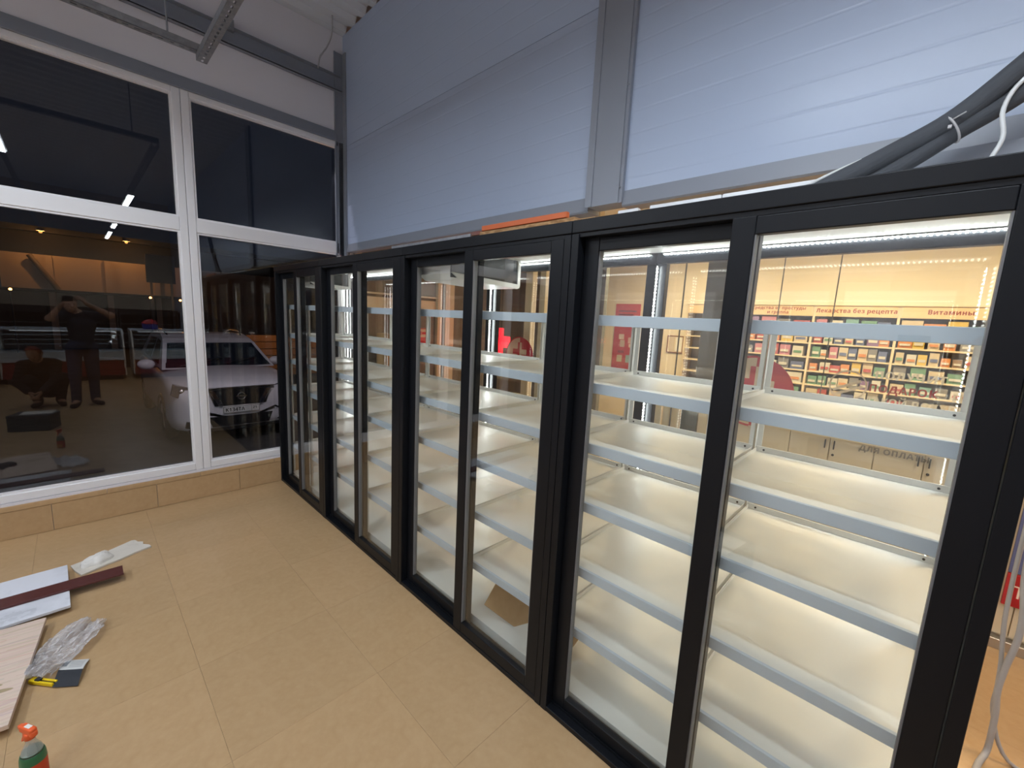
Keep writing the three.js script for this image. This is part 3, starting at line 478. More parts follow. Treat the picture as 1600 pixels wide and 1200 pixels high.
// end of the aisle: posts, boxes, hanging sign
{
  const w = structGroup('trim_1', 'cream posts and rails on the end wall of the aisle');
  for (const [x0, x1] of [[0.8, 0.86], [1.86, 1.93], [1.98, 2.12]]) obj('post', rb(x0, x1, 0, 2.86, 0.0, 0.05), M.cream, w);
  obj('rail', rb(0.86, 1.86, 1.93, 1.95, 0, 0.03), M.cream, w); obj('panel', rb(0.86, 1.86, 1.74, 1.9, 0, 0.015), M.cream, w); obj('panel', rb(0.86, 1.86, 0.1, 1.2, 0, 0.012), M.brownWall, w);
  const mk = (x, z, h, lw, label) => { const t = thing('carton', label, 'box', [x, 0, z]); obj('body', rb(-lw / 2, lw / 2, 0, h, -0.12, 0.12, 0.004), M.cardboard, t); obj('tape', bx(-0.03, 0.03, h - 0.06, h + 0.001, -0.121, 0.121), M.vinylBeige, t); };
  mk(1.09, 0.22, 1.5, 0.18, 'tall brown carton standing at the end of the aisle, the left one'); mk(1.33, 0.2, 1.44, 0.2, 'tall brown carton standing at the end of the aisle, the right one');
  const s = thing('red_sign', 'red and white sign board on the end wall of the aisle', 'sign'); obj('board', rb(1.56, 1.78, 1.28, 1.56, 0.0, 0.02), M.red, s); obj('white_field', bx(1.565, 1.775, 1.45, 1.55, 0.02, 0.0215), M.vinylBeige, s); obj('lettering', [bx(1.58, 1.64, 1.475, 1.525, 0.0215, 0.022), bx(1.65, 1.76, 1.485, 1.515, 0.0215, 0.022)], M.vinylRed, s);
  for (const [x, z, l] of [[2.5, 0.9, 'left'], [2.55, 1.7, 'right']]) { const t = thing('sack', 'pale yellow paper sack on the floor of the unlit shop, the ' + l + ' one', 'sack', [x, 0, z]); const g = new THREE.SphereGeometry(0.35, 20, 14); const p = g.attributes.position; for (let i = 0; i < p.count; i++) { const y = p.getY(i), k = 1 + 0.12 * Math.sin(i * 1.7); p.setXYZ(i, Math.sign(p.getX(i)) * Math.pow(Math.abs(p.getX(i)) / 0.35, 0.6) * 0.3 * k, Math.max(0, y + 0.34) * 1.15, Math.sign(p.getZ(i)) * Math.pow(Math.abs(p.getZ(i)) / 0.35, 0.6) * 0.35 * k); } g.computeVertexNormals(); obj('bag', g, std({ color: col(0.55, 0.5, 0.26), roughness: 0.8 }), t); }
}
// warm ceiling panels of the pharmacy
[[3.9, 2.1, 'farthest from the viewer'], [3.9, 3.9, 'in the middle'], [3.9, 5.7, 'past the near end of the cabinets'], [1.45, 5.4, 'over the aisle by the near cabinet end']].forEach(([x, z, w]) => {
  const t = thing('ceiling_panel_lamp', 'warm square ceiling panel lamp, the one ' + w, 'lamp', [x, 2.835, z], 0, 'warm panel lamps of the pharmacy');
  obj('frame', [rb(-0.3, 0.3, -0.012, 0.012, -0.3, -0.285), rb(-0.3, 0.3, -0.012, 0.012, 0.285, 0.3), rb(-0.3, -0.285, -0.012, 0.012, -0.285, 0.285), rb(0.285, 0.3, -0.012, 0.012, -0.285, 0.285)], M.white, t);
  obj('diffuser', bx(-0.285, 0.285, -0.006, 0.01, -0.285, 0.285), M.warmGlow, t);
  area(WARM_LIGHT, WARM_POWER * (x < 2 ? 3 : 6), 0.56, 0.56, [0, -0.014, 0], [0, -1, 0], [0, 0, 1], t);
});

// ---------------------------------------------------------------- things on the floor, bottom left
const dirty = (base, dark, k) => noiseTex((a, b) => lerpc(base, dark, (a - 0.5) * k + (b > 0.7 ? 0.25 : 0)), true, 1.4);
{
  const wb = obj('white_board', rb(-0.5, 0.5, 0, 0.016, -0.262, 0.262, 0.002), std({ map: dirty([222, 224, 232], [170, 172, 180], 1.1), roughness: 0.5 })); wb.position.set(-1.975, 0.028, 1.062); wb.rotation.y = 0.03; tag(wb, 'white laminated board on the floor with a dark red plank across it', 'board');
  [[-2.3, 'left'], [-1.7, 'right']].forEach(([x, n]) => { const b = obj('wooden_batten', rb(x - 0.03, x + 0.03, 0, 0.027, 0.84, 1.28, 0.002), M.plywood); tag(b, `small wooden batten under the white board on the floor, the ${n} one`, 'batten'); });
  const pl = obj('dark_plank', rb(-0.62, 0.62, 0, 0.012, -0.056, 0.056, 0.002), std({ map: noiseTex((a, b, x, y) => lerpc([74, 34, 32], [98, 48, 44], b + 0.2 * Math.sin(y * 0.8 + a * 10)), true, 2), roughness: 0.45 })); pl.position.set(-1.86, 0.0455, 1.082); pl.rotation.y = -0.012; tag(pl, 'dark red brown laminate plank lying across the white board', 'plank');
  // torn plasterboard piece
  const P = [[-1.471, 0.745], [-1.30, 0.672], [-1.285, 0.66], [-1.20, 0.612], [-1.168, 0.592], [-1.15, 0.6], [-1.138, 0.64], [-1.112, 0.66], [-1.116, 0.70], [-1.085, 0.735], [-1.078, 0.768], [-1.16, 0.795], [-1.24, 0.838], [-1.30, 0.856], [-1.424, 0.915], [-1.452, 0.83]];
  const t = thing('plasterboard_scrap', 'torn strip of grey white plasterboard on the floor near the window', 'scrap');
  const g = metreUV(plain(new THREE.ExtrudeGeometry(shapeOf(P.map(([x, z]) => [x, -z])), { depth: 0.01, bevelEnabled: true, bevelSize: 0.001, bevelThickness: 0.001, bevelSegments: 1 }).rotateX(-Math.PI / 2).translate(0, 0.002, 0)));
  obj('sheet', g, std({ map: dirty([214, 207, 196], [188, 180, 168], 0.8), roughness: 0.9 }), t);
  const heap = new THREE.SphereGeometry(1, 40, 20, 0, Math.PI * 2, 0, Math.PI / 2), hp = heap.attributes.position;
  for (let i = 0; i < hp.count; i++) { const x = hp.getX(i), y = hp.getY(i), z = hp.getZ(i), k = 0.72 + 0.36 * N2[(Math.floor((x + 1.3) * 60) * 256 + Math.floor((z + 1.3) * 60)) & 65535] + 0.1 * Math.sin(5 * x + 3 * z); hp.setXYZ(i, x * 0.092 * k, y * 0.05 * k * (0.7 + 0.6 * N1[(Math.floor((x + 1.3) * 90) * 256 + Math.floor((z + 1.3) * 90)) & 65535]), z * 0.07 * k); }
  heap.computeVertexNormals(); heap.rotateY(0.5).translate(-1.345, 0.0115, 0.775);
  const hh = obj('plaster_heap', heap, std({ map: dirty([228, 224, 218], [196, 190, 182], 1), roughness: 0.95 })); tag(hh, 'small white heap of crumbled plaster on the plasterboard strip', 'plaster');
  // pinkish board
  const pk = obj('wood_board', rb(-0.8, 0, 0, 0.02, 0, 0.745, 0.002), std({ map: canvas(512, 512, (c, W, H) => { c.fillStyle = '#dcc6b6'; c.fillRect(0, 0, W, H); for (let i = 0; i < 260; i++) { c.strokeStyle = `rgba(${rr(150, 205)},${rr(120, 180)},${rr(100, 160)},${rr(0.05, 0.22)})`; c.lineWidth = rr(1, 7); c.beginPath(); const y = rr(0, H), x = rr(0, W); c.moveTo(x, y); c.bezierCurveTo(x + 60, y + rr(-12, 12), x + 120, y + rr(-16, 16), x + rr(120, 260), y + rr(-20, 20)); c.stroke(); } for (const [x, y] of [[400, 170], [430, 200], [330, 190], [455, 165]]) { c.fillStyle = 'rgba(120,104,50,0.5)'; c.beginPath(); c.ellipse(x, y, 42, 9, -0.25, 0, 7); c.fill(); } }), roughness: 0.7 }));
  pk.material.map.repeat.set(1.25, 1.34); pk.position.set(-1.555, 0.03, 1.37); pk.rotation.y = -0.107; pk.rotation.z = 0.0; tag(pk, 'pinkish white wooden board with yellow brown stains at the left edge', 'board');
  [[-2.1, 'left'], [-1.72, 'right']].forEach(([x, n]) => { const b = obj('wooden_batten', rb(x - 0.03, x + 0.03, 0, 0.029, 1.5, 1.98, 0.002), M.plywood); tag(b, `small wooden batten under the pinkish board, the ${n} one`, 'batten'); });
  // crumpled film
  let fg = new THREE.PlaneGeometry(0.2, 0.38, 34, 56).rotateX(-Math.PI / 2); const fp = fg.attributes.position, ridge = (N, u, v) => Math.abs(N[((v & 255) * 256 + (u & 255))] - 0.5);
  for (let i = 0; i < fp.count; i++) { const x = fp.getX(i), z = fp.getZ(i), u = Math.floor((x + 0.2) * 700), v = Math.floor((z + 0.3) * 420), r = ridge(N1, u, v), q = ridge(N2, u * 2, v), w = 0.5 + 0.5 * Math.cos((z + 0.03) * 6.5); fp.setXYZ(i, x * w + 0.1 * (r - 0.12), 0.003 + 0.16 * r + 0.09 * q * (1 - Math.abs(x) * 4), z + 0.12 * (q - 0.1)); }
  fg = fg.toNonIndexed(); fg.computeVertexNormals(); const ff = obj('plastic_film', fg, M.film); ff.position.set(-1.49, 0.002, 1.67); ff.rotation.y = -0.5; tag(ff, 'crumpled clear plastic film on the floor beside the pinkish board', 'film');
  // yellow snap-off knife in its torn packaging
  const k = thing('utility_knife', 'yellow utility knife on the floor beside the pinkish board', 'knife', [-1.57, 0.004, 1.845], -0.88);
  obj('handle', [rb(-0.03, 0.085, 0, 0.017, -0.013, -0.003, 0.004), rb(-0.03, 0.085, 0, 0.017, 0.003, 0.013, 0.004), rb(-0.035, 0, 0, 0.018, -0.013, 0.013, 0.005)], std({ color: col(0.85, 0.6, 0.01), roughness: 0.35 }), k);
  obj('blade_slot', bx(-0.02, 0.08, 0.006, 0.012, -0.003, 0.003), M.screw, k); obj('slider', rb(-0.008, 0.016, 0.012, 0.023, -0.009, 0.009, 0.003), M.rubber, k);
  const pc = thing('packaging_card', 'torn white and dark blister packaging card beside the yellow knife', 'packaging', [-1.466, 0.004, 1.87], -0.665);
  const bend = (x0, x1, z0, z1, mat, nm, sk) => { const q = new THREE.BoxGeometry(x1 - x0, 0.0015, z1 - z0, 8, 1, 8).translate((x0 + x1) / 2, 0, (z0 + z1) / 2), p = q.attributes.position; for (let i = 0; i < p.count; i++) { const x = p.getX(i), z = p.getZ(i); p.setXYZ(i, x + sk * -(z), p.getY(i) + 0.01 + 0.012 * Math.sin((z + 0.05) * 30) + 0.3 * x * x, z); } q.computeVertexNormals(); obj(nm, q, mat, pc); };
  bend(-0.05, 0.05, -0.08, 0.004, std({ map: canvas(128, 128, (c) => { c.fillStyle = '#d8d8d6'; c.fillRect(0, 0, 128, 128); c.fillStyle = '#8b8e92'; c.fillRect(6, 18, 26, 76); c.fillStyle = '#a8abae'; for (let i = 0; i < 8; i++) c.fillRect(44, 16 + i * 12, 70, 5); }), roughness: 0.5 }), 'paper_half', -0.46);
  bend(-0.05, 0.05, 0.004, 0.078, std({ color: col(0.035, 0.038, 0.046), roughness: 0.3 }), 'dark_half', -0.46);
  // spray bottle
  const sp = thing('spray_bottle', 'spray bottle with orange trigger head, green band and red label at the bottom left', 'bottle', [-1.553, 0, 2.416], 2.1); sp.scale.setScalar(0.86);
  const lath = (pts) => new THREE.LatheGeometry(pts.map(([r, y]) => new THREE.Vector2(r, y)), 28);
  obj('body', lath([[0, 0], [0.036, 0], [0.039, 0.006], [0.039, 0.1], [0.037, 0.13], [0.028, 0.165], [0.018, 0.185], [0.0145, 0.195], [0.0145, 0.212]]), new THREE.MeshPhysicalMaterial({ color: col(0.85, 0.87, 0.85), roughness: 0.12, transmission: 0.75, thickness: 0, ior: 1.45 }), sp);
  obj('label', lath([[0.0396, 0.012], [0.0398, 0.014], [0.0398, 0.098], [0.0394, 0.104], [0.0388, 0.104]]), std({ map: canvas(256, 64, (c) => { c.fillStyle = '#c8401c'; c.fillRect(0, 0, 256, 64); c.fillStyle = '#e8b040'; c.fillRect(30, 40, 60, 16); c.fillStyle = '#f0d8c8'; c.fillRect(120, 36, 50, 10); }), roughness: 0.4 }), sp);
  obj('green_band', lath([[0.0394, 0.104], [0.0398, 0.105], [0.0382, 0.13], [0.0355, 0.142], [0.034, 0.142]]), std({ color: col(0.03, 0.16, 0.07), roughness: 0.35 }), sp);
  obj('liquid', lath([[0, 0.143], [0.034, 0.143], [0.031, 0.153], [0, 0.153]]), std({ color: col(0.17, 0.24, 0.2), roughness: 0.2 }), sp);
  const or = std({ color: col(0.88, 0.13, 0.03), roughness: 0.35 });
  const hd = obj('trigger_head', [lath([[0, 0.21], [0.0175, 0.21], [0.0175, 0.232], [0.013, 0.236], [0, 0.236]]), rb(-0.03, 0.042, 0.232, 0.262, -0.0125, 0.0125, 0.008), rb(0.034, 0.055, 0.238, 0.256, -0.008, 0.008, 0.004), rb(-0.034, -0.01, 0.224, 0.25, -0.012, 0.012, 0.008)], or, sp);
  obj('trigger', extZ([[0.018, 0.234], [0.032, 0.234], [0.036, 0.21], [0.048, 0.185], [0.042, 0.182], [0.026, 0.205]], -0.006, 0.006, 0.001), or, sp);
  obj('sticker', bx(-0.012, 0.016, 0.2622, 0.2632, -0.007, 0.007), M.whiteText, hd);
  // black box with a white sheet, gloves (left of the camera, mirrored in the window)
  const tb = thing('tool_case', 'dark green tool case on the floor, mirrored in the left window', 'case', [-1.8, 0, 3.62], 0.35);
  obj('case_body', rb(-0.2, 0.2, 0, 0.17, -0.14, 0.14, 0.012), std({ color: col(0.03, 0.05, 0.05), roughness: 0.5 }), tb); obj('lid', rb(-0.202, 0.202, 0.17, 0.21, -0.142, 0.142, 0.012), std({ color: col(0.035, 0.045, 0.05), roughness: 0.5 }), tb); obj('handle', tube([[-0.06, 0.2, 0.142], [-0.06, 0.2, 0.17], [0.06, 0.2, 0.17], [0.06, 0.2, 0.142]], 0.008, 20, 6), M.rubber, tb); obj('latch', [rb(-0.13, -0.1, 0.15, 0.19, 0.14, 0.148), rb(0.1, 0.13, 0.15, 0.19, 0.14, 0.148)], M.galv, tb);
  const ps = obj('paper_sheet', rb(-0.15, 0.15, 0, 0.002, -0.105, 0.105, 0.0008), M.whiteText); ps.position.set(-1.76, 0.211, 3.64); ps.rotation.y = 0.15; tag(ps, 'white paper sheet lying on the dark tool case mirrored in the window', 'paper');
  for (const [x, z, r, n] of [[-2.12, 1.62, 0.4, 'left'], [-1.95, 1.72, 1.1, 'right']]) { const gl = thing('work_glove', `dark work glove lying on the pinkish board, the ${n} one, mirrored in the window`, 'glove', [x, 0.051, z], r); const gm = std({ color: col(0.05, 0.04, 0.045), roughness: 0.9 }); obj('palm', rb(-0.045, 0.045, 0, 0.03, -0.06, 0.05, 0.013), gm, gl); for (let i = 0; i < 4; i++) obj('finger', new THREE.CapsuleGeometry(0.011, 0.055 - Math.abs(i - 1.5) * 0.008, 4, 8).rotateX(Math.PI / 2).translate(-0.033 + i * 0.022, 0.013, -0.085), gm, gl); obj('thumb', new THREE.CapsuleGeometry(0.012, 0.04, 4, 8).rotateZ(0.9).translate(0.06, 0.013, -0.01), gm, gl); obj('cuff', rb(-0.047, 0.047, 0, 0.032, 0.045, 0.1, 0.012), gm, gl); }
}

// ---------------------------------------------------------------- chilled counters behind the camera (mirrored in the windows)
function chilledCounter(x0, x1, label) {
  const L = x1 - x0, t = thing('chilled_counter', label, 'counter', [x0, 0, 7.95], 0, 'chilled display counters');
  const redP = [[0.02, 0.1]]; for (let y = 0.1; y < 0.42; y += 0.05) redP.push([0.0, y + 0.004], [0.0, y + 0.04], [0.012, y + 0.046]); redP.push([0.4, 0.42], [0.4, 0.1]);
  obj('base', extX(redP, 0.02, L - 0.02), std({ color: col(0.22, 0.02, 0.03), roughness: 0.4 }), t);
  obj('plinth', bx(0.06, L - 0.06, 0, 0.1, 0.08, 0.8), M.rubber, t);
  obj('bumper', rb(0.01, L - 0.01, 0.43, 0.5, -0.04, 0.3, 0.01), M.zinc, t);
  obj('tray', bx(0.03, L - 0.03, 0.5, 0.62, 0.0, 0.8), M.zinc, t);
  obj('back_panel', bx(0.02, L - 0.02, 0.1, 1.05, 0.78, 0.84), M.column, t);
  const cg = new THREE.CylinderGeometry(0.95, 0.95, L - 0.06, 24, 1, true, 0, 0.55).rotateZ(Math.PI / 2); cg.rotateX(Math.PI); cg.translate(L / 2, 0, 0);
  const arc = []; for (let i = 0; i <= 14; i++) { const a = i / 14; arc.push([-0.02 + 0.3 * a * a, 0.5 + 0.56 * Math.sin(a * Math.PI / 2)]); }
  obj('front_glass', extX([...arc, ...arc.slice().reverse().map(([z, y]) => [z + 0.006, y - 0.004])], 0.03, L - 0.03), M.glass, t);
  obj('top_shelf', rb(0.0, L, 1.05, 1.085, 0.26, 0.86, 0.006), M.zinc, t);
  for (const x of [0, L - 0.03]) obj('end_panel', extX([[0.8, 0.1], [0.02, 0.1], [-0.03, 0.5], ...arc.map(([z, y]) => [z - 0.01, y]), [0.84, 1.06]], x, x + 0.03), M.white, t);
  obj('light_tube', new THREE.CylinderGeometry(0.012, 0.012, L - 0.3, 10).rotateZ(Math.PI / 2).translate(L / 2, 1.03, 0.36), std({ color: col(0.9, 0.9, 0.9), emissive: ROOM_LIGHT, emissiveIntensity: 1.2 }), t);
  area(ROOM_LIGHT, 1.2, L - 0.3, 0.024, [L / 2, 1.016, 0.36], [0, -1, 0], [0, 0, 1], t);
  for (let i = 0; i < 3; i++) obj('shelf_plate', rb(0.05, L - 0.05, 0.74 + 0.1 * i, 0.75 + 0.1 * i, 0.5 - 0.06 * i, 0.78), M.zinc, t);
}
chilledCounter(-4.2, -2.42, 'long chilled counter with red base mirrored at the far left of the window'); chilledCounter(-2.4, -0.62, 'chilled counter with red base behind the mirrored photographer'); chilledCounter(-0.5, 0.6, 'chilled counter with red base mirrored behind the white car');
{
  const c = thing('plastic_tub', 'red and blue plastic tub standing on a counter, mirrored above the roof of the car', 'tub', [-0.12, 1.085, 8.45]);
  obj('tub', new THREE.LatheGeometry([[0, 0], [0.13, 0], [0.15, 0.1], [0.15, 0.12]].map((p) => new THREE.Vector2(...p)), 24), std({ color: col(0.02, 0.05, 0.4), roughness: 0.4 }), c); obj('lid', new THREE.LatheGeometry([[0.152, 0.12], [0.152, 0.14], [0.1, 0.2], [0.03, 0.23], [0, 0.235]].map((p) => new THREE.Vector2(...p)), 24), std({ color: col(0.5, 0.02, 0.03), roughness: 0.4 }), c);
  for (let i = 0; i < 4; i++) { const t = thing('wall_cooler', `dark open wall cooler at the back of the room, ${ORD[i]} from the left`, 'cooler', [-4.2 + i * 1.22, 0, 10.2], 0, 'dark wall coolers at the back'); obj('body', [bx(0, 1.2, 0, 0.35, 0, 0.75), bx(0, 1.2, 1.35, 1.5, 0.05, 0.75), bx(0, 1.2, 0.35, 1.35, 0.7, 0.75), bx(0, 0.03, 0.35, 1.35, 0.05, 0.7), bx(1.17, 1.2, 0.35, 1.35, 0.05, 0.7)], M.rubber, t); for (const y of [0.6, 0.85, 1.1]) obj('shelf', rb(0.03, 1.17, y, y + 0.02, 0.25, 0.7), M.column, t); }
}

// ---------------------------------------------------------------- people: one continuous surface from joints
const smin = (a, b, k) => { const h = Math.max(k - Math.abs(a - b), 0) / k; return Math.min(a, b) - h * h * k * 0.25; };
function capsules(list, k) {                             // [a, b, ra, rb]
  const L = list.map(([a, b, r, q]) => ({ a, d: [b[0] - a[0], b[1] - a[1], b[2] - a[2]], r, q: q ?? r })).map((c) => ({ ...c, l2: c.d[0] ** 2 + c.d[1] ** 2 + c.d[2] ** 2 || 1e-9 }));
  return (x, y, z) => { let m = 1e3; for (const c of L) { const px = x - c.a[0], py = y - c.a[1], pz = z - c.a[2], t = Math.max(0, Math.min(1, (px * c.d[0] + py * c.d[1] + pz * c.d[2]) / c.l2)); const dx = px - t * c.d[0], dy = py - t * c.d[1], dz = pz - t * c.d[2]; m = smin(m, Math.sqrt(dx * dx + dy * dy + dz * dz) - (c.r + (c.q - c.r) * t), k); } return m; };
}
function surfaceNet(f, lo, hi, h) {
  const n = [0, 1, 2].map((i) => Math.ceil((hi[i] - lo[i]) / h) + 1), [nx, ny, nz] = n, val = new Float32Array(nx * ny * nz), id = new Int32Array(nx * ny * nz).fill(-1), at = (i, j, k) => i + nx * (j + ny * k), pos = [], idx = [];
  for (let k = 0; k < nz; k++) for (let j = 0; j < ny; j++) for (let i = 0; i < nx; i++) val[at(i, j, k)] = f(lo[0] + i * h, lo[1] + j * h, lo[2] + k * h);
  for (let k = 0; k < nz - 1; k++) for (let j = 0; j < ny - 1; j++) for (let i = 0; i < nx - 1; i++) {
    let c = 0, sx = 0, sy = 0, sz = 0;
    for (let e = 0; e < 12; e++) { const d = e >> 2, u = e & 1, v = (e >> 1) & 1, p = [0, 0, 0]; p[(d + 1) % 3] = u; p[(d + 2) % 3] = v; const q = p.slice(); q[d] = 1; const a = val[at(i + p[0], j + p[1], k + p[2])], b = val[at(i + q[0], j + q[1], k + q[2])]; if (a < 0 !== b < 0) { const t = a / (a - b); c++; sx += p[0] + (q[0] - p[0]) * t; sy += p[1] + (q[1] - p[1]) * t; sz += p[2] + (q[2] - p[2]) * t; } }
    if (c) { id[at(i, j, k)] = pos.length / 3; pos.push(lo[0] + (i + sx / c) * h, lo[1] + (j + sy / c) * h, lo[2] + (k + sz / c) * h); }
  }
  for (let k = 1; k < nz - 1; k++) for (let j = 1; j < ny - 1; j++) for (let i = 1; i < nx - 1; i++) for (let d = 0; d < 3; d++) {
    const q = [i, j, k]; q[d]++; const a = val[at(i, j, k)], b = val[at(...q)]; if (a < 0 === b < 0) continue;
    const u = (d + 1) % 3, v = (d + 2) % 3, g = (du, dv) => { const p = [i, j, k]; p[u] -= du; p[v] -= dv; return id[at(...p)]; };
    const w = [g(0, 0), g(1, 0), g(1, 1), g(0, 1)]; if (a > 0) w.reverse(); idx.push(w[0], w[1], w[2], w[0], w[2], w[3]);
  }
  const g = new THREE.BufferGeometry(); g.setAttribute('position', new THREE.Float32BufferAttribute(pos, 3)); g.setIndex(idx); g.computeVertexNormals(); return plain(g);
}
const ell = (c, r) => (x, y, z) => { const a = (x - c[0]) / r[0], b = (y - c[1]) / r[1], d = (z - c[2]) / r[2], q = Math.sqrt(a * a + b * b + d * d); return (q - 1) * Math.min(...r); };
const add3 = (a, b, s = 1) => [a[0] + b[0] * s, a[1] + b[1] * s, a[2] + b[2] * s];
function boundsOf(list, pad) { const lo = [9e9, 9e9, 9e9], hi = [-9e9, -9e9, -9e9]; for (const [a, b, r, q] of list) for (const p of [a, b]) for (let i = 0; i < 3; i++) { const m = Math.max(r, q ?? r) + pad; lo[i] = Math.min(lo[i], p[i] - m); hi[i] = Math.max(hi[i], p[i] + m); } return [lo, hi]; }
function handBones(w, f, n, s, curl, thumbSide) {        // wrist, finger direction, palm normal, side towards the thumb
  const B = [], c = add3(w, f, 0.05);
  for (let i = 0; i < 4; i++) { const o = (1.5 - i) * 0.019, k = add3(add3(w, f, 0.088 - Math.abs(i - 1.2) * 0.004), s, o); B.push([add3(w, s, o * 0.6), k, 0.013, 0.0105]); let p = k, a = curl[0]; const len = [0.04, 0.045, 0.042, 0.034][i]; for (let j = 0; j < 3; j++) { const d = [0, 1, 2].map((q) => f[q] * Math.cos(a) + n[q] * Math.sin(a)), e = add3(p, d, len * [1, 0.62, 0.5][j]); B.push([p, e, 0.0098 - j * 0.0008, 0.009 - j * 0.0008]); p = e; a += curl[1]; } }
  const t0 = add3(add3(w, f, 0.028), s, 0.026), t1 = add3(add3(add3(t0, f, 0.026), s, 0.026), n, 0.014), t2 = add3(add3(add3(t1, f, 0.028), s, 0.004), n, 0.014); B.push([add3(w, f, 0.012), t0, 0.014, 0.013], [t0, t1, 0.0125, 0.0105], [t1, t2, 0.0105, 0.0085]);
  return B;
}
function headField(c, fwd, side) {                       // c: centre of the skull; returns a field in world axes
  const up = [0, 1, 0], P = (f, u, s) => add3(add3(add3(c, fwd, f), up, u), side, s);
  const loc = (g) => (x, y, z) => { const d = [x - c[0], y - c[1], z - c[2]]; return g(d[0] * fwd[0] + d[1] * fwd[1] + d[2] * fwd[2], d[1], d[0] * side[0] + d[1] * side[1] + d[2] * side[2]); };
  const skull = ell([-0.008, 0.02, 0], [0.097, 0.1, 0.077]), face = ell([0.028, -0.045, 0], [0.062, 0.085, 0.062]), nose = capsules([[[0.088, -0.005, 0], [0.108, -0.042, 0], 0.009, 0.014]], 0.01), eyeL = ell([0.098, 0.0, 0.031], [0.016, 0.011, 0.018]), eyeR = ell([0.098, 0.0, -0.031], [0.016, 0.011, 0.018]), lip = capsules([[[0.086, -0.076, -0.02], [0.086, -0.076, 0.02], 0.0075]], 0.01), ears = capsules([[[-0.005, 0.008, 0.078], [-0.01, -0.03, 0.076], 0.014, 0.009], [[-0.005, 0.008, -0.078], [-0.01, -0.03, -0.076], 0.014, 0.009]], 0.005);
  return { field: loc((x, y, z) => { let d = smin(skull(x, y, z), face(x, y, z), 0.05); d = Math.max(d, -Math.min(eyeL(x, y, z), eyeR(x, y, z))); d = smin(d, nose(x, y, z), 0.016); d = smin(d, lip(x, y, z), 0.008); return smin(d, ears(x, y, z), 0.006); }), hair: loc((x, y, z) => Math.max(ell([-0.012, 0.024, 0], [0.104, 0.106, 0.084])(x, y, z), -(0.045 + y - 1.0 * Math.max(0, x) + 0.0 * z) - 0.02, x > 0.05 ? 0.06 - y : -1)), eyes: [P(0.084, 0.0, 0.031), P(0.084, 0.0, -0.031)] };
}
const skin = std({ color: col(0.50, 0.29, 0.2), roughness: 0.55 });
function person(label, J, dress) {
  const t = thing('person', label, 'person');
  const [L, R] = [0, 1];
  const legs = [0, 1].flatMap((i) => [[J.hip[i], J.knee[i], 0.083, 0.056], [J.knee[i], J.ankle[i], 0.055, 0.038]]), feet = [0, 1].map((i) => [J.ankle[i], add3(J.toe[i], [0, 0.01, 0]), 0.042, 0.033]);
  const chestSide = add3(J.sh[R], J.sh[L], -1).map((q) => q * 0.25);
  const torso = [[add3(J.pelvis, chestSide, 0.32), add3(J.pelvis, chestSide, -0.32), 0.115], [J.pelvis, J.waist, 0.122, 0.112], [add3(J.waist, chestSide, 0.25), add3(J.chest, chestSide, 0.48), 0.1, 0.112], [add3(J.waist, chestSide, -0.25), add3(J.chest, chestSide, -0.48), 0.1, 0.112], [J.chest, J.neck, 0.1, 0.062], [add3(J.neck, chestSide, 0.5), J.sh[R], 0.055, 0.066], [add3(J.neck, chestSide, -0.5), J.sh[L], 0.055, 0.066]];
  const upper = [0, 1].map((i) => [J.sh[i], J.elbow[i], 0.056, 0.043]), fore = [0, 1].map((i) => [J.elbow[i], J.wrist[i], 0.043, 0.029]), neck = [[J.neck, add3(J.head, [0, -0.04, 0]), 0.058, 0.055]];
  const all = [...legs, ...feet, ...torso, ...upper, ...fore, ...neck], [lo, hi] = boundsOf(all, 0.03);
  const H = headField(J.head, J.face, J.faceSide), gs = [surfaceNet(capsules(all, 0.035), lo, hi, 0.013), surfaceNet(H.field, add3(J.head, [-0.15, -0.16, -0.15]), add3(J.head, [0.15, 0.15, 0.15]), 0.005)];
  for (const i of [0, 1]) { const hb = handBones(J.wrist[i], J.fdir[i], J.pn[i], J.ts[i], J.curl, i), [a, b] = boundsOf(hb, 0.012); gs.push(surfaceNet(capsules(hb, 0.007), a, b, 0.004)); }
  const body = obj('body', gs, skin, t);
  const [hl, hh] = [add3(J.head, [-0.15, -0.15, -0.15]), add3(J.head, [0.15, 0.16, 0.15])];
  obj('hair', surfaceNet(H.hair, hl, hh, 0.006), dress.hair, t);
  obj('eyes', H.eyes.map((e) => new THREE.SphereGeometry(0.011, 10, 8).translate(...e)), std({ color: col(0.05, 0.04, 0.04), roughness: 0.2 }), t);
  const cut = dress.sleeve; const sl = [0, 1].flatMap((i) => { const e = J.sh[i].map((q, k) => q + (J.elbow[i][k] - q) * Math.min(1, cut)); const o = [[J.sh[i], e, 0.062, cut < 1 ? 0.062 : 0.05]]; if (cut > 1) o.push([J.elbow[i], J.elbow[i].map((q, k) => q + (J.wrist[i][k] - q) * 0.88), 0.05, 0.038]); return o; });
  const shirtB = [...torso, ...sl], sf = capsules(shirtB.map(([a, b, r, q]) => [a, b, r + 0.013, (q ?? r) + 0.013]), 0.03), [sa, sb] = boundsOf(shirtB, 0.03), nf = capsules(neck.map(([a, b, r, q]) => [add3(a, [0, 0.035, 0]), b, r + 0.008, q + 0.008]), 0.02);
  obj('shirt', surfaceNet((x, y, z) => Math.max(sf(x, y, z), -nf(x, y, z), dress.hem(x, y, z)), sa, sb, 0.013), dress.shirt, t);
  const trB = [...legs, torso[0], [J.pelvis, add3(J.pelvis, [0, 0.06, 0]), 0.12, 0.115]], tf = capsules(trB.map(([a, b, r, q]) => [a, b, r + 0.014, (q ?? r) + 0.022]), 0.025), [ta, tb] = boundsOf(trB, 0.03);
  obj('trousers', surfaceNet((x, y, z) => Math.max(tf(x, y, z), 0.045 - y), ta, tb, 0.013), dress.trousers, t);
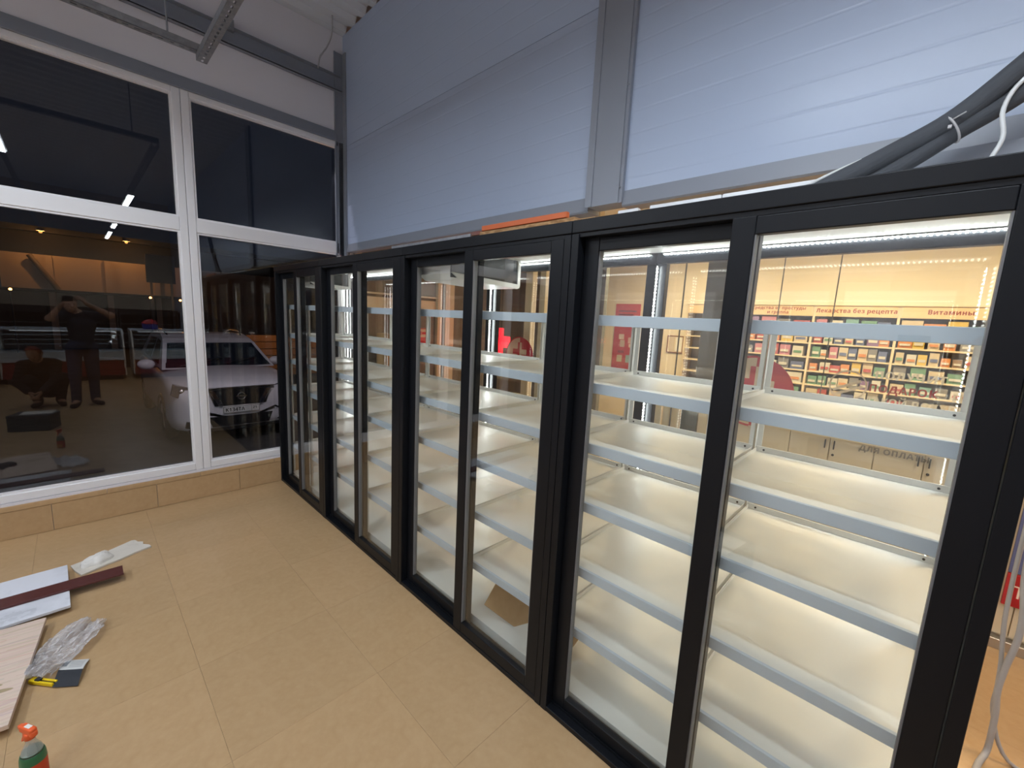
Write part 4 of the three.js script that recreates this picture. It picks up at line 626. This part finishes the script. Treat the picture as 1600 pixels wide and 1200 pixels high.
  for (const i of [0, 1]) { const fb = [[add3(J.ankle[i], [0, -0.03, 0]), J.toe[i], 0.05, 0.042]], [fa, fc] = boundsOf(fb, 0.02), ff = capsules(fb, 0.02); obj('shoe', surfaceNet((x, y, z) => Math.max(ff(x, y, z), 0.004 - y, y - 0.12), fa, fc, 0.009), dress.shoes, t); }
  return t;
}
const nrm = (v) => { const l = Math.hypot(...v); return v.map((q) => q / l); };
{
  const wl = [-1.455, 1.615, 4.60], wr = [-1.195, 1.64, 4.70];
  person('photographer mirrored in the window: dark short-sleeved shirt, jeans, both arms raised holding a phone', {
    pelvis: [-1.29, 0.96, 5.06], waist: [-1.28, 1.1, 5.05], chest: [-1.27, 1.3, 5.06], neck: [-1.3, 1.47, 5.05], head: [-1.375, 1.625, 5.0], face: nrm([0.25, -0.05, -0.97]), faceSide: nrm([0.97, 0, 0.25]),
    sh: [[-1.465, 1.425, 5.05], [-1.085, 1.435, 5.08]], elbow: [[-1.60, 1.40, 4.82], [-0.93, 1.47, 4.93]], wrist: [wl, wr],
    fdir: [nrm([0.6, 0.75, -0.25]), nrm([-0.45, 0.75, -0.5])], pn: [nrm([0.7, -0.3, 0.6]), nrm([-0.75, -0.3, 0.3])], ts: [nrm([0.2, 0.4, 0.9]), nrm([0.3, 0.5, 0.8])], curl: [0.35, 0.6],
    hip: [[-1.385, 0.93, 5.06], [-1.195, 0.93, 5.07]], knee: [[-1.4, 0.5, 5.02], [-1.19, 0.5, 5.1]], ankle: [[-1.41, 0.08, 5.06], [-1.19, 0.08, 5.18]], toe: [[-1.45, 0.035, 4.87], [-1.13, 0.035, 5.0]],
  }, { sleeve: 0.62, hem: (x, y) => 0.87 - y, shirt: std({ color: col(0.012, 0.014, 0.025), roughness: 0.85 }), trousers: std({ color: col(0.03, 0.045, 0.1), roughness: 0.85 }), shoes: M.rubber, hair: std({ color: col(0.05, 0.04, 0.035), roughness: 0.7 }) });
  const ph = thing('phone', 'black phone held up in both hands by the mirrored photographer', 'phone'); ph.position.copy(EYE).addScaledVector(FWD, -0.022).add(V(-0.04, -0.02, -0.043)); ph.lookAt(ph.position.clone().add(FWD));
  obj('case', rb(-0.078, 0.078, -0.038, 0.038, -0.004, 0.004, 0.0035), M.rubber, ph); obj('screen', bx(-0.072, 0.072, -0.034, 0.034, -0.0048, -0.0042), std({ color: col(0.02, 0.02, 0.03), emissive: col(0.5, 0.55, 0.6), emissiveIntensity: 0.1, roughness: 0.2 }), ph);
  const lens = new THREE.CylinderGeometry(0.006, 0.006, 0.003, 14).rotateX(Math.PI / 2); obj('lens', [lens.clone().translate(-0.062, 0.02, 0.005), lens.clone().translate(-0.062, 0.002, 0.005)], M.screw, ph);
  const squat = person('person squatting beside the mirrored photographer in dark clothes and a red brown cap', {
    pelvis: [-1.66, 0.24, 5.42], waist: [-1.68, 0.38, 5.38], chest: [-1.72, 0.56, 5.28], neck: [-1.75, 0.71, 5.2], head: [-1.78, 0.84, 5.12], face: nrm([-0.3, -0.45, -0.84]), faceSide: nrm([0.94, 0, -0.34]),
    sh: [[-1.91, 0.66, 5.22], [-1.58, 0.67, 5.26]], elbow: [[-1.98, 0.42, 5.1], [-1.58, 0.44, 5.02]], wrist: [[-1.87, 0.27, 4.95], [-1.74, 0.28, 4.9]],
    fdir: [nrm([0.3, -0.6, -0.7]), nrm([-0.4, -0.6, -0.7])], pn: [nrm([0.9, 0, 0.2]), nrm([-0.9, 0, 0.2])], ts: [nrm([0.1, 0.7, -0.7]), nrm([0.1, 0.7, -0.7])], curl: [0.4, 0.5],
    hip: [[-1.76, 0.24, 5.4], [-1.57, 0.24, 5.4]], knee: [[-1.86, 0.46, 5.02], [-1.5, 0.47, 5.02]], ankle: [[-1.8, 0.08, 5.28], [-1.56, 0.08, 5.28]], toe: [[-1.84, 0.035, 5.1], [-1.53, 0.035, 5.1]],
  }, { sleeve: 1.5, hem: (x, y) => 0.16 - y, shirt: std({ color: col(0.018, 0.014, 0.016), roughness: 0.9 }), trousers: std({ color: col(0.015, 0.015, 0.018), roughness: 0.9 }), shoes: M.rubber, hair: std({ color: col(0.28, 0.06, 0.03), roughness: 0.8 }) });
  squat.position.set(-0.03, 0, 0.06);
}

// ---------------------------------------------------------------- the street outside, at night
const GY = -0.4;
struct('ground_street', bx(-40, 40, GY - 0.3, GY, -60, -0.25), std({ map: noiseTex((a, b) => lerpc([52, 50, 50], [74, 72, 70], b + 0.3 * (a - 0.5)), true, 1), roughness: 0.75 }), 'dark asphalt outside the windows');
{
  const cx = 0.39, z0 = -3.05, t = thing('car', 'white car parked outside facing the window, seen through the glass behind the mullion', 'car', [cx, GY, z0]); t.scale.x = 0.965;
  const paint = new THREE.MeshPhysicalMaterial({ color: col(0.74, 0.72, 0.76), roughness: 0.35, clearcoat: 0.6, clearcoatRoughness: 0.08 }), dark = std({ color: col(0.012, 0.012, 0.014), roughness: 0.3 }), tint = new THREE.MeshPhysicalMaterial({ color: col(0.012, 0.016, 0.024), roughness: 0.06, clearcoat: 0.5, clearcoatRoughness: 0.04 }), chrome = std({ color: col(0.75, 0.75, 0.77), roughness: 0.12, metalness: 1 });
  // lower body: stations along the length (z back = negative)
  const ST = [[0.0, 0.5, 0.36, 0.60, 0.62], [-0.02, 0.66, 0.27, 0.74, 0.80], [-0.08, 0.78, 0.23, 0.84, 0.90], [-0.2, 0.86, 0.21, 0.90, 0.965], [-0.42, 0.9, 0.21, 0.955, 1.02], [-0.8, 0.91, 0.22, 0.985, 1.06], [-1.2, 0.91, 0.24, 1.0, 1.085], [-2, 0.91, 0.25, 1.015, 1.09], [-3.3, 0.91, 0.25, 1.03, 1.09], [-4.0, 0.89, 0.3, 1.03, 1.07], [-4.25, 0.82, 0.36, 0.98, 1.0], [-4.32, 0.7, 0.42, 0.9, 0.92]];
  const sec = ([z, w, b, s, c]) => { const h = [[0, b], [w * 0.8, b], [w * 0.95, b + 0.05], [w, b + 0.18], [w * 1.0, (b + s) / 2], [w * 0.99, s - 0.12], [w * 0.965, s - 0.03], [w * 0.9, s + 0.01], [w * 0.62, c - 0.02], [w * 0.3, c], [0, c + 0.004]]; return [...h.map(([x, y]) => [x, y, z]), ...h.slice(1, -1).reverse().map(([x, y]) => [-x, y, z])]; };
  const rings = ST.map(sec), n = rings[0].length, pos = rings.flat(2), idx = [];
  for (let i = 0; i < rings.length - 1; i++) for (let j = 0; j < n; j++) { const a = i * n + j, b = i * n + (j + 1) % n; idx.push(a, b, a + n, b, b + n, a + n); }
  for (const [o, fl] of [[0, 0], [(rings.length - 1) * n, 1]]) for (let j = 1; j < n - 1; j++) idx.push(...(fl ? [o, o + j, o + j + 1] : [o, o + j + 1, o + j]));
  const bg = new THREE.BufferGeometry(); bg.setAttribute('position', new THREE.Float32BufferAttribute(pos, 3)); bg.setIndex(idx); bg.computeVertexNormals(); obj('body_shell', plain(bg), paint, t);
  // cabin: side profile with sides leaning in
  const hw = (y) => 0.855 - (y - 1.03) * 0.33, PR = [[-1.12, 1.05], [-1.3, 1.13], [-1.88, 1.43], [-2.1, 1.5], [-2.5, 1.56], [-3.3, 1.55], [-3.75, 1.48], [-4.15, 1.06]];
  const cabin = (pts, dw, cap) => { const p = [], ix = []; pts.forEach(([z, y]) => p.push(hw(y) + dw, y, z, -hw(y) - dw, y, z)); for (let i = 0; i < pts.length - 1; i++) { const a = 2 * i; ix.push(a, a + 1, a + 2, a + 1, a + 3, a + 2); } const m = pts.length; for (let i = 1; i < m - 1; i++) ix.push(0, 2 * i, 2 * i + 2, 1, 2 * i + 3, 2 * i + 1); const g = new THREE.BufferGeometry(); g.setAttribute('position', new THREE.Float32BufferAttribute(p, 3)); g.setIndex(ix); g.computeVertexNormals(); return plain(plain(g)); };
  { const g = cabin(PR, 0); g.deleteAttribute('normal'); g.computeVertexNormals(); obj('cabin', g, paint, t); }
  const quad = (a, b, c, d) => { const g = new THREE.BufferGeometry(); g.setAttribute('position', new THREE.Float32BufferAttribute([...a, ...b, ...c, ...a, ...c, ...d], 3)); g.computeVertexNormals(); return plain(g); };
  const off = 0.006, sp = (z, y, k) => [k * (hw(y) + off), y, z];
  const wsq = (zA, yA, zB, yB, m) => quad([-(hw(yA) - m), yA + off, zA + off], [hw(yA) - m, yA + off, zA + off], [hw(yB) - m, yB + off, zB + off], [-(hw(yB) - m), yB + off, zB + off]);
  obj('windshield', [wsq(-1.16, 1.07, -1.3, 1.137, 0.05), wsq(-1.3, 1.137, -1.86, 1.425, 0.06)], tint, t);
  for (const k of [-1, 1]) {
    const f = (...p) => k > 0 ? quad(...p) : quad(...p.slice().reverse());
    obj('side_window', f(sp(-1.52, 1.1, k), sp(-2.5, 1.1, k), sp(-2.5, 1.47, k), sp(-2.08, 1.45, k)), tint, t); obj('side_window', f(sp(-2.6, 1.1, k), sp(-3.5, 1.12, k), sp(-3.45, 1.45, k), sp(-2.6, 1.47, k)), tint, t);
    const mr = obj('wing_mirror', new THREE.SphereGeometry(1, 16, 12).scale(0.12, 0.085, 0.075).translate(k * 1.0, 1.1, -1.55), paint, t); obj('mirror_arm', rb(Math.min(k * 0.86, k * 0.95), Math.max(k * 0.86, k * 0.95), 1.04, 1.07, -1.59, -1.54, 0.008), dark, mr);
    const hl = obj('headlight', extZ([[k * 0.46, 0.7], [k * 0.5, 0.87], [k * 0.84, 0.94], [k * 0.87, 0.8], [k * 0.7, 0.695]], -0.2, 0.0, 0.01).translate(0, 0, -0.0), new THREE.MeshPhysicalMaterial({ color: col(0.1, 0.1, 0.11), roughness: 0.08, clearcoat: 1 }), t); hl.rotation.y = k * 0.14; hl.position.set(k * 0.02, 0, -0.0);
    obj('lens', [new THREE.SphereGeometry(0.045, 14, 10).scale(1, 1, 0.4).translate(k * 0.62, 0.8, 0.005), new THREE.SphereGeometry(0.038, 14, 10).scale(1, 1, 0.4).translate(k * 0.73, 0.84, -0.0)], chrome, hl);
    obj('fog_lamp', extZ([[k * 0.52, 0.3], [k * 0.56, 0.39], [k * 0.72, 0.4], [k * 0.74, 0.31], [k * 0.66, 0.28]], -0.09, -0.015, 0.005), dark, t);
    for (const z of [-0.85, -3.45]) { const w = obj('wheel', new THREE.TorusGeometry(0.25, 0.095, 14, 30).rotateY(Math.PI / 2).translate(k * 0.82, 0.335, z), M.rubber, t); obj('rim', new THREE.CylinderGeometry(0.2, 0.2, 0.1, 20).rotateZ(Math.PI / 2).translate(k * 0.84, 0.335, z), M.galv, w); }
    obj('arch', new THREE.TorusGeometry(0.36, 0.03, 8, 24, Math.PI).rotateY(Math.PI / 2).translate(k * 0.9, 0.33, -0.85), dark, t);
    obj('roof_rail', tube([[k * 0.6, 1.55, -2.35], [k * 0.62, 1.6, -2.6], [k * 0.62, 1.6, -3.3], [k * 0.6, 1.54, -3.6]], 0.015, 24, 6), chrome, t);
  }
  const gr = obj('grille', extZ([[-0.44, 0.86], [0.44, 0.86], [0.36, 0.6], [-0.36, 0.6]], -0.1, 0.02, 0.01), dark, t);
  for (const k of [-1, 1]) obj('chrome_bar', extZ([[k * 0.36, 0.84], [k * 0.44, 0.84], [k * 0.3, 0.6], [k * 0.24, 0.6]], 0.01, 0.035, 0.004), chrome, gr);
  obj('emblem', [new THREE.TorusGeometry(0.052, 0.009, 8, 28).translate(0, 0.74, 0.035), rb(-0.075, 0.075, 0.73, 0.75, 0.03, 0.044, 0.003)], chrome, gr);
  obj('bonnet_edge', rb(-0.5, 0.5, 0.873, 0.885, -0.1, 0.012, 0.004), chrome, gr);
  obj('lower_intake', extZ([[-0.46, 0.44], [0.46, 0.44], [0.4, 0.28], [-0.4, 0.28]], -0.12, 0.006, 0.006), dark, t);
  const pl = obj('number_plate', rb(-0.26, 0.26, 0.478, 0.59, 0.012, 0.026, 0.004), M.whiteText, t);
  const pg = new THREE.PlaneGeometry(0.51, 0.102).translate(0, 0.534, 0.0268); obj('plate_print', pg, std({ map: canvas(512, 104, (c) => { c.fillStyle = '#d9d9d6'; c.fillRect(0, 0, 512, 104); c.strokeStyle = '#222'; c.lineWidth = 5; c.strokeRect(4, 4, 504, 96); c.fillStyle = '#151515'; c.font = 'bold 78px sans-serif'; c.textBaseline = 'middle'; c.fillText('К134ТА', 26, 54); c.font = 'bold 56px sans-serif'; c.fillText('21', 412, 44); c.fillRect(392, 6, 4, 92); }), roughness: 0.4 }), pl);
  obj('bumper_lip', rb(-0.7, 0.7, 0.2, 0.27, -0.14, -0.02, 0.02), dark, t);
  obj('wiper', [rod([-0.6, 1.1, -1.13], [0.05, 1.2, -1.36], 0.008), rod([-0.05, 1.1, -1.13], [0.6, 1.2, -1.36], 0.008)], dark, t);
}
{ // floodlight over the windows, outside
  const t = thing('wall_floodlight', 'floodlight on the outside of the facade above the windows, lighting the white car', 'lamp', [0.2, 3.9, -0.3]);
  obj('bracket', rb(-0.02, 0.02, -0.06, 0.1, -0.05, 0.16, 0.004), M.galv, t); const b = obj('body', rb(-0.14, 0.14, -0.03, 0.03, -0.12, 0.06, 0.008), M.column, t);
  obj('light_face', rb(-0.12, 0.12, -0.036, -0.03, -0.1, 0.04, 0.002), std({ color: col(0.9, 0.9, 0.9), emissive: col(1, 0.9, 0.95), emissiveIntensity: 6 }), b);
  area(col(1, 0.9, 0.97), 700, 0.22, 0.13, [0, -0.04, -0.03], [0, -0.75, -0.66], [0, 0, 1], t);
}
{ // low building across the street, lit by sodium lamps
  const t = thing('low_building', 'long low building across the street, its front lit orange by street lamps', 'building', [0, GY, -21]);
  const W = std({ color: col(0.55, 0.45, 0.36), roughness: 0.9 });
  obj('wall', bx(-3.2, 2.6, 2.35, 3.75, -5, 0), W, t); obj('lower_wall', bx(-12, 12, 0, 2.35, -5, -0.3), M.brownWall, t); obj('roof', rb(-12, 12, 4.6, 4.8, -5.2, 0.3), M.rubber, t); obj('upper_wall', bx(-12, 12, 3.75, 4.6, -5, -0.2), M.rubber, t); obj('side_wall', bx(2.6, 12, 2.35, 3.75, -5, -0.2), M.brownWall, t);
  for (const x of [-1.9, -0.2, 1.4]) obj('pilaster', rb(x - 0.1, x + 0.1, 0, 3.74, 0, 0.14), W, t);
  obj('strut', rod([-2.4, 3.7, 0.25], [-1.7, 2.4, 0.25], 0.09), M.brownWall, t); obj('canopy', rb(-3.2, 2.6, 2.3, 2.4, 0, 0.7), M.rubber, t);
  const s = thing('dark_sign_board', 'dark sign board standing before the low building, right of its orange front', 'sign', [1.45, GY, -20]); obj('board', rb(-0.5, 0.5, 2.95, 4.15, -0.05, 0.05), std({ color: col(0.06, 0.05, 0.07), roughness: 0.6 }), s); for (const x of [-0.35, 0.35]) obj('post', rb(x - 0.04, x + 0.04, 0, 2.95, -0.04, 0.04), M.column, s);
  [[-2.0, 'left'], [0.4, 'right']].forEach(([x, n]) => { const q = thing('wall_lamp', `sodium lamp under the eaves of the low building across the street, the ${n} one`, 'lamp', [x, GY + 4.62, -20.0]); obj('arm', rb(-0.03, 0.03, -0.04, 0.02, -0.9, 0.1, 0.01), M.column, q); obj('shade', rb(-0.12, 0.12, -0.06, 0.0, -0.06, 0.16, 0.02), M.column, q); obj('lamp_bulb', new THREE.SphereGeometry(0.05, 12, 8).translate(0, -0.1, 0.04), std({ color: col(0.9, 0.6, 0.3), emissive: SODIUM, emissiveIntensity: 1.2 }), q); const l = new THREE.PointLight(SODIUM, 2.4); l.position.set(0, -0.1, 0.04); l.shadow.radius = 2.4; l.castShadow = true; l.name = 'sodium_light'; q.add(l); });
  [[-2.9, 2.28, 'far left one'], [1.0, 2.25, 'middle one'], [2.02, 2.2, 'right one']].forEach(([x, y, n]) => { const q = thing('bollard_lamp', `small orange lamp on a thin post far across the street, the ${n}`, 'lamp', [x, GY, -19.6]); obj('post', cyl(0.025, 0.025, y, 8), M.column, q); obj('lamp_bulb', new THREE.SphereGeometry(0.045, 10, 8).translate(0, y + 0.04, 0), std({ color: col(0.9, 0.6, 0.3), emissive: SODIUM, emissiveIntensity: 9 }), q); });
  const f = thing('board_fence', 'wooden board fence lit orange, behind the right side of the white car', 'fence', [2.75, GY, -8.4]);
  for (let i = 0; i < 6; i++) obj('board', rb(-0.95, 1.0, 0.25 + i * 0.19, 0.42 + i * 0.19, -0.02, 0.02, 0.004), M.plywood, f); for (const x of [-0.8, 0.85]) obj('post', rb(x - 0.05, x + 0.05, 0, 1.45, -0.1, -0.02, 0.005), M.column, f);
  const q = thing('street_lamp', 'sodium lamp on a short post in front of the board fence, hidden by the cabinets', 'lamp', [3.3, GY, -7.0]); obj('pole', cyl(0.04, 0.03, 2.4, 10), M.column, q); obj('lamp_bulb', new THREE.SphereGeometry(0.06, 12, 8).translate(0, 2.45, 0), std({ color: col(0.9, 0.6, 0.3), emissive: SODIUM, emissiveIntensity: 6 }), q); const l = new THREE.PointLight(SODIUM, 3); l.position.set(0, 2.45, 0); l.shadow.radius = 3; l.castShadow = true; l.name = 'sodium_light'; q.add(l);
}
//@@END
renderer.render(scene, camera);
